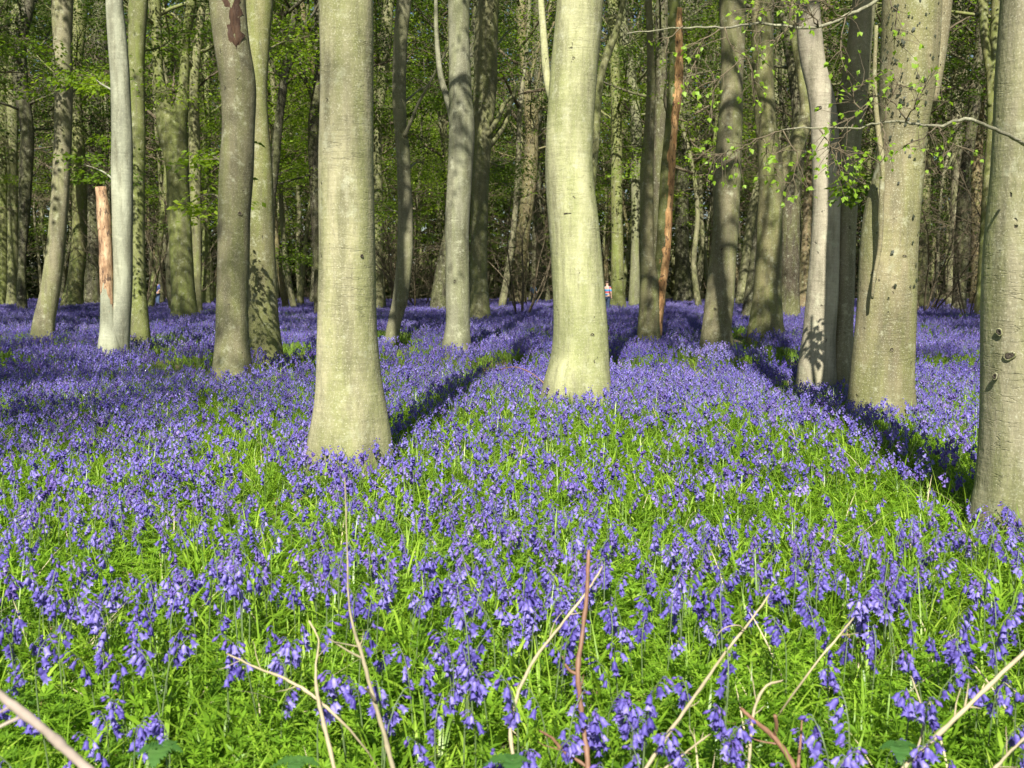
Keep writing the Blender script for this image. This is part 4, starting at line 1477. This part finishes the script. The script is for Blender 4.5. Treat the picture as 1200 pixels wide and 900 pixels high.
# --- fallen leaves caught among the plants
FALLEN = plain('fallen_leaf', (.24, .145, .075), .8, .4, 14)
FL = []
for k in range(4):
    mb = MB()
    n_ = 7
    p_ = np.stack([rng.uniform(-.2, .2, n_), rng.uniform(-.2, .2, n_), rng.uniform(.01, .10, n_)], -1)
    sz = rng.uniform(.035, .065, n_)
    leaves(mb, p_, rng.normal(0, 1, (n_, 3)) * np.array([1, 1, .35]), np.array([0, 0, 1.0]) + rng.normal(0, .35, (n_, 3)), sz, sz * .6, 0, .15)
    FL.append(mb.mesh('fallen_leaf_drift', FALLEN, False))
fx, fy = wedge(700, 1.6, 9)
kp = (rng.random(len(fx)) < .45 + .55 * path_gap(fx, fy))
fx, fy = fx[kp], fy[kp]
scatter('fallen_leaves', 'brown fallen beech leaves lying among the grass', FL, np.stack([fx, fy, ground_z(fx, fy)], -1), np.stack([0 * fx, 0 * fx, rng.uniform(0, 6.28, len(fx))], -1), rng.uniform(.8, 1.2, len(fx)), rng.integers(0, 4, len(fx)))

# ------------------------------------------------------------------ foreground twigs
STRAW = plain('straw_stem', (.36, .30, .185), .7, .25, 12)
STICK = plain('pale_stick', (.40, .33, .27), .8, .3, 15)
REDT = plain('red_brown_twig', (.20, .105, .06), .6, .3, 25)
GREYT = plain('grey_dry_stem', (.25, .215, .13), .8, .3, 20)


def twig(label, mat, pts, sides=9, group=None, forks=()):
    """pts (px, py, depth, width px) from the free end to the foot"""
    P3 = np.array([np.append(PT(p[0], p[1], p[2]), p[3] * .31 / F * p[2]) for p in pts])
    foot = P3[-1].copy()
    if foot[2] > 0.05 and len(pts[0]) == 4:      # carry it on down into the plants
        d = norm(P3[-1][:3] - P3[-2][:3])
        d = np.array([d[0] * .5, .55, -1.0])
        d = norm(d)
        foot[:3] = foot[:3] + d * (foot[2] + .05) / -d[2]
        P3 = np.vstack([P3, foot])
    C = catmull(P3, 6)
    C[:, :3] += rng.normal(0, .0005, (len(C), 3))
    org = np.array([foot[0], foot[1], 0])
    t = thing('dry_twig', label, 'twig', org, group)
    mb = MB()
    ph = rng.uniform(0, 6)
    tube(mb, C[:, :3] - org, np.maximum(C[:, 3], .0008), sides, 0, lambda i, th: 1 + .08 * np.sin(i * 1.7 + ph) + .28 * np.exp(-((i % 7) - 3.0) ** 2 / .5) + .06 * np.sin(th * 2 + i))
    obj('stem', mb.mesh('stem', mat), t)
    for _ in range(int(rng.integers(1, 4))):
        k = int(rng.integers(3, max(4, int(len(C) * .6))))
        sd_ = np.cross(norm(C[k, :3] - C[k + 1, :3]), np.array([0, 1.0, 0])) * rng.choice([-1, 1])
        S = branch_curve(C[k, :3] - org, norm(C[k, :3] - C[k + 1, :3]) * .8 + sd_ * .8 + rng.normal(0, .2, 3), rng.uniform(.02, .09), 0, 4)
        mb = MB()
        tube(mb, S, np.linspace(max(.0009, C[k, 3] * .5), .0006, len(S)), 5)
        obj('side_shoot', mb.mesh('side_shoot', mat), t)
    for f in forks:
        Q = catmull(np.array([np.append(PT(p[0], p[1], p[2]), p[3] * .31 / F * p[2]) for p in f]), 5)
        mb = MB()
        tube(mb, Q[:, :3] - org, np.maximum(Q[:, 3], .0006), 7)
        obj('side_shoot', mb.mesh('side_shoot', mat), t)
    return t


twig('thick blurred pale stick slanting across the lower left corner', STICK, [(-40, 785, 1.30, 16), (0, 815, 1.32, 17), (45, 850, 1.33, 17), (75, 876, 1.34, 18), (110, 908, 1.35, 18)], 12)
twig('tall grey dry stem rising highest, left of the centre foreground', GREYT, [(404, 560, 2.6, 2), (407, 640, 2.5, 3), (410, 715, 2.4, 4), (424, 768, 2.3, 7), (440, 825, 2.25, 8), (452, 868, 2.2, 9), (463, 910, 2.15, 9)], forks=[[(426, 772, 2.3, 5), (410, 764, 2.32, 4), (385, 748, 2.35, 2.5)], [(440, 822, 2.24, 6), (433, 812, 2.22, 5), (428, 806, 2.2, 4)]])
twig('thin pale bent twig meeting the forked straw stem at lower left', STRAW, [(266, 766, 2.35, 3), (300, 782, 2.3, 4), (335, 796, 2.25, 5), (362, 812, 2.22, 6), (382, 828, 2.2, 5)])
twig('pale upright straw stem right of the bent twig at lower left', STRAW, [(362, 728, 2.3, 4), (373, 748, 2.28, 3), (370, 780, 2.25, 4), (372, 815, 2.2, 7), (380, 850, 2.16, 8), (393, 905, 2.1, 8)])
twig('slim pale arched twig curving right behind the red brown twig', STRAW, [(706, 664, 2.55, 3), (690, 690, 2.5, 4), (655, 735, 2.42, 5), (622, 780, 2.35, 6), (603, 825, 2.28, 6.5), (598, 858, 2.22, 7), (606, 908, 2.15, 7)])
twig('upright red brown twig at lower centre with a stubby side fork', REDT, [(690, 644, 2.3, 6), (688, 690, 2.28, 8), (683, 740, 2.25, 8), (677, 785, 2.2, 10), (681, 830, 2.18, 9), (686, 870, 2.15, 10), (690, 910, 2.1, 11)], forks=[[(676, 790, 2.2, 8), (668, 786, 2.2, 6), (662, 778, 2.2, 4)]])
twig('low crooked red brown shoot left of the upright red twig', REDT, [(632, 856, 2.25, 4), (648, 866, 2.2, 6), (660, 880, 2.15, 6), (684, 896, 2.12, 6)])
twig('long diagonal pale stem running to the bottom edge, right of centre', STRAW, [(902, 696, 2.6, 3), (884, 722, 2.55, 4), (850, 765, 2.45, 5), (815, 815, 2.3, 6), (785, 858, 2.2, 7), (752, 908, 2.12, 8)], forks=[[(872, 738, 2.5, 3), (866, 733, 2.48, 2.5), (846, 738, 2.46, 2), (840, 745, 2.45, 1.5)]])
twig('short pale stem at bottom, just right of long diagonal stem', STRAW, [(832, 860, 2.2, 3), (806, 880, 2.15, 4), (775, 905, 2.1, 5)])
twig('short pale stem slanting among bluebells above brown forked twig', STRAW, [(1000, 724, 2.7, 3), (984, 744, 2.65, 4), (962, 770, 2.6, 4)])
twig('thick straw coloured stem slanting across the lower right corner', STRAW, [(1225, 742, 2.2, 7), (1190, 774, 2.15, 7.5), (1140, 822, 2.1, 8), (1096, 864, 2.05, 8.5), (1052, 906, 2.0, 9)], 11, forks=[[(1130, 832, 2.1, 5), (1133, 815, 2.12, 3), (1135, 800, 2.15, 2)]])
twig('hooked pale stem left of the brown forked twig', STRAW, [(918, 797, 2.3, 3), (898, 804, 2.28, 5), (885, 828, 2.25, 5.5), (880, 860, 2.2, 6), (877, 908, 2.12, 6)])
twig('brown forked twig at bottom edge, right of the hooked pale stem', REDT, [(868, 830, 2.25, 6), (884, 845, 2.22, 8), (905, 862, 2.18, 10), (922, 884, 2.14, 11), (934, 908, 2.1, 12)], forks=[[(908, 862, 2.18, 8), (910, 850, 2.16, 8), (908, 838, 2.15, 7)], [(935, 900, 2.1, 8), (938, 870, 2.14, 5), (940, 840, 2.18, 3)]])
twig('thin kinked pale stem in grass above the thick straw stem', STRAW, [(1068, 792, 2.4, 2), (1074, 810, 2.38, 3), (1082, 838, 2.32, 4), (1080, 862, 2.25, 4)])
twig('short pale stem in the lower right corner below the thick one', STRAW, [(1215, 852, 2.1, 5), (1185, 880, 2.05, 5), (1158, 908, 2.0, 6)])
twig('reddish bramble stem arching in bluebells at left foot of centre beech', REDT, [(585, 433, 10.3, 1), (603, 430, 10.2, 1.5), (622, 437, 10.1, 1.6), (638, 450, 10, 2)])


# nettles
def nettle(label, px, py, Y, s):
    c = PT(px, py, Y)
    t = thing('nettle', label, 'nettle', (c[0], Y, 0))
    h = c[2]
    mb = MB()
    C = branch_curve((0, 0, -.02), (0, 0, 1), h + .02, 0, 6)
    tube(mb, C, np.linspace(.003, .0016, len(C)), 5)
    obj('stem', mb.mesh('stem', STALK), t)
    for j, zf in ((3, .6), (4, .8), (6, 1)):
        for k in range(4 if j == 6 else 2):
            a = k * (math.pi / 2 if j == 6 else math.pi) + j * 1.57 + rng.normal(0, .2)
            L = s * rng.uniform(.8, 1.15) * (.75 if j == 6 and k > 1 else 1)
            n = 22
            u = np.linspace(0, 1, n)
            wd = L * .3 * np.sin(np.pi * np.clip(u, 0, 1) ** .75) + .0005
            wd = wd * (1 + .22 * (np.arange(n) % 2))
            d = np.array([math.cos(a), math.sin(a), 0])
            sd = np.array([-math.sin(a), math.cos(a), 0])
            cen = C[j] + (u * L)[:, None] * d + (.25 * u * L - .45 * u ** 2 * L)[:, None] * np.array([0, 0, 1.0])
            crk = (np.arange(n) % 2)[:, None] * np.array([0, 0, -.10]) * L + rng.normal(0, .02, (n, 3)) * L
            lift = np.array([0, 0, 1.0]) * .25
            V = np.stack([cen + sd * wd[:, None] + lift * wd[:, None] + crk, cen, cen - sd * wd[:, None] + lift * wd[:, None] + crk], 1).reshape(-1, 3)
            q = []
            for i in range(n - 1):
                q += [[i * 3, i * 3 + 1, i * 3 + 4, i * 3 + 3], [i * 3 + 1, i * 3 + 2, i * 3 + 5, i * 3 + 4]]
            lb = MB()
            lb.add(V, np.array(q))
            obj('leaf', lb.mesh('leaf', NETTLE), t)


nettle('dark green nettle with broad toothed leaves at lower left', 246, 872, 1.95, .062)
nettle('nettle with toothed leaves at the bottom edge beside the pale straw stem', 362, 900, 1.9, .055)
nettle('nettle with toothed leaves at the foot of the slim arched twig', 582, 884, 1.95, .06)
nettle('blurred nettle below thick straw stem at lower right', 1105, 897, 1.8, .05)

# ------------------------------------------------------------------ people far off among the trunks
def skinned(name, verts, edges, mats, levels=2):
    me = bpy.data.meshes.new(name)
    me.from_pydata([v[:3] for v in verts], edges, [])
    o = bpy.data.objects.new(name, me)
    COL.objects.link(o)
    o.modifiers.new('skin', 'SKIN')
    if me.skin_vertices:
        for i, v in enumerate(verts):
            me.skin_vertices[0].data[i].radius = (v[3], v[4] if len(v) > 4 else v[3])
        me.skin_vertices[0].data[0].use_root = True
    sb = o.modifiers.new('sub', 'SUBSURF')
    sb.levels = sb.render_levels = levels
    dg = bpy.context.evaluated_depsgraph_get()
    m2 = bpy.data.meshes.new_from_object(o.evaluated_get(dg))
    bpy.data.objects.remove(o)
    for p in m2.polygons:
        p.use_smooth = True
    m2.materials.clear()
    m2.materials.append(mats)
    return m2


SKIN = plain('skin', (.55, .34, .25), .6, .05)
HAIR = plain('brown_hair', (.07, .045, .03), .6, .3, 60)
JEANS = plain('blue_trousers', (.05, .08, .16), .85, .2, 60)


def striped():
    m, nt, out = newmat('striped_top')
    tc = N(nt, 'ShaderNodeTexCoord')
    sx = N(nt, 'ShaderNodeSeparateXYZ')
    nt.links.new(tc.outputs['Object'], sx.inputs[0])
    f = math_(nt, 'FRACT', math_(nt, 'MULTIPLY', sx.outputs[2], 4.2))
    c = ramp(nt, f, [(0, (.06, .22, .42)), (.45, (.06, .22, .42)), (.46, (.45, .43, .42)), (.62, (.45, .43, .42)), (.63, (.5, .08, .08))])
    c.node.color_ramp.interpolation = 'CONSTANT'
    b = N(nt, 'ShaderNodeBsdfPrincipled')
    nt.links.new(c, b.inputs['Base Color'])
    b.inputs['Roughness'].default_value = .9
    nt.links.new(b.outputs[0], out.inputs[0])
    return m


def person(label, x, Y, rz, top, s=1.0):
    t = thing('person', label, 'person', (x, Y, 0))
    t.rotation_euler = (0, 0, rz)
    t.scale = (s, s, s)
    b = [(0, 0, .93, .13, .10), (0, 0, 1.12, .115, .09), (0, 0, 1.32, .14, .095), (0, 0, 1.45, .06), (0, 0, 1.53, .05), (0, -.01, 1.62, .085, .1), (0, 0, 1.71, .06),
         (.17, 0, 1.40, .05), (.22, -.03, 1.14, .038), (.2, -.2, .98, .03), (.19, -.27, .94, .03), (-.17, 0, 1.40, .05), (-.23, .02, 1.14, .038), (-.22, -.06, .9, .03), (-.21, -.09, .82, .03),
         (.09, 0, .86, .085), (.1, -.04, .5, .055), (.1, .03, .1, .04), (.1, -.12, .04, .035), (-.09, 0, .86, .085), (-.1, .05, .5, .055), (-.1, .10, .1, .04), (-.1, -.04, .04, .035)]
    e = [(0, 1), (1, 2), (2, 3), (3, 4), (4, 5), (5, 6), (2, 7), (7, 8), (8, 9), (9, 10), (2, 11), (11, 12), (12, 13), (13, 14), (0, 15), (15, 16), (16, 17), (17, 18), (0, 19), (19, 20), (20, 21), (21, 22)]
    obj('body', skinned('body', b, e, SKIN), t)
    g = .014
    tv = [tuple(list(v[:3]) + [q + g for q in v[3:]]) for v in (b[0], b[1], b[2], b[7], b[8], b[11], b[12])]
    tv[0] = (0, 0, .9, .15, .12)
    obj('top', skinned('top', tv, [(0, 1), (1, 2), (2, 3), (3, 4), (2, 5), (5, 6)], top), t)
    tv = [(0, 0, .95, .145, .115)] + [tuple(list(b[i][:3]) + [q + g for q in b[i][3:]]) for i in (15, 16, 17, 19, 20, 21)]
    obj('trousers', skinned('trousers', tv, [(0, 1), (1, 2), (2, 3), (0, 4), (4, 5), (5, 6)], JEANS), t)
    obj('hair', skinned('hair', [(0, .04, 1.60, .085), (0, .02, 1.68, .095), (0, 0, 1.735, .07)], [(0, 1), (1, 2)], HAIR), t)


PALEBLUE = plain('pale_blue_jacket', (.28, .36, .52), .8, .1)
NAVY = plain('navy_jacket', (.05, .07, .22), .8, .1)
person('person in blue, white and red striped top beside the moss green trunk', PT(711.5, 340, 47)[0], 47, 2.6, striped(), .88)
person('person in pale blue jacket half hidden by the nearly black trunk', PT(625, 340, 58)[0], 58, .6, PALEBLUE, .86)
person('person in navy jacket behind the mossy forked beech, left side', PT(184, 335, 56)[0], 56, -.5, NAVY, .95)

# ------------------------------------------------------------------ light
EL, AZ = R(43), R(6.5)
world = bpy.data.worlds.new('World')
scene.world = world
world.use_nodes = True
wn = world.node_tree
sky = wn.nodes.new('ShaderNodeTexSky')
sky.sky_type = 'NISHITA'
sky.sun_disc = False
sky.sun_elevation = EL
sky.sun_rotation = math.pi + AZ
bgd = wn.nodes['Background']
bgd.inputs['Strength'].default_value = .05
wn.links.new(sky.outputs[0], bgd.inputs['Color'])
sd = bpy.data.lights.new('sun', 'SUN')
sd.energy = 5.0
sd.angle = R(.53)
sd.color = (1, .955, .87)
sun = bpy.data.objects.new('sun', sd)
COL.objects.link(sun)
dv = Vector((math.cos(EL) * math.sin(AZ), math.cos(EL) * math.cos(AZ), -math.sin(EL)))
sun.rotation_euler = dv.to_track_quat('-Z', 'Y').to_euler()

scene.view_settings.view_transform = 'Standard'
scene.view_settings.look = 'None'
scene.view_settings.gamma = 1
scene.view_settings.use_curve_mapping = False
scene.view_settings.exposure = 1.08
scene.render.engine = 'CYCLES'
cy_ = scene.cycles
cy_.use_denoising = True
cy_.denoiser = 'OPENIMAGEDENOISE'
cy_.denoising_input_passes = 'RGB_ALBEDO_NORMAL'
cy_.denoising_prefilter = 'ACCURATE'
cy_.max_bounces = 7
cy_.diffuse_bounces = 4
cy_.glossy_bounces = 2
cy_.transmission_bounces = 5
cy_.sample_clamp_indirect = 6
cy_.use_adaptive_sampling = True
cy_.adaptive_threshold = .01
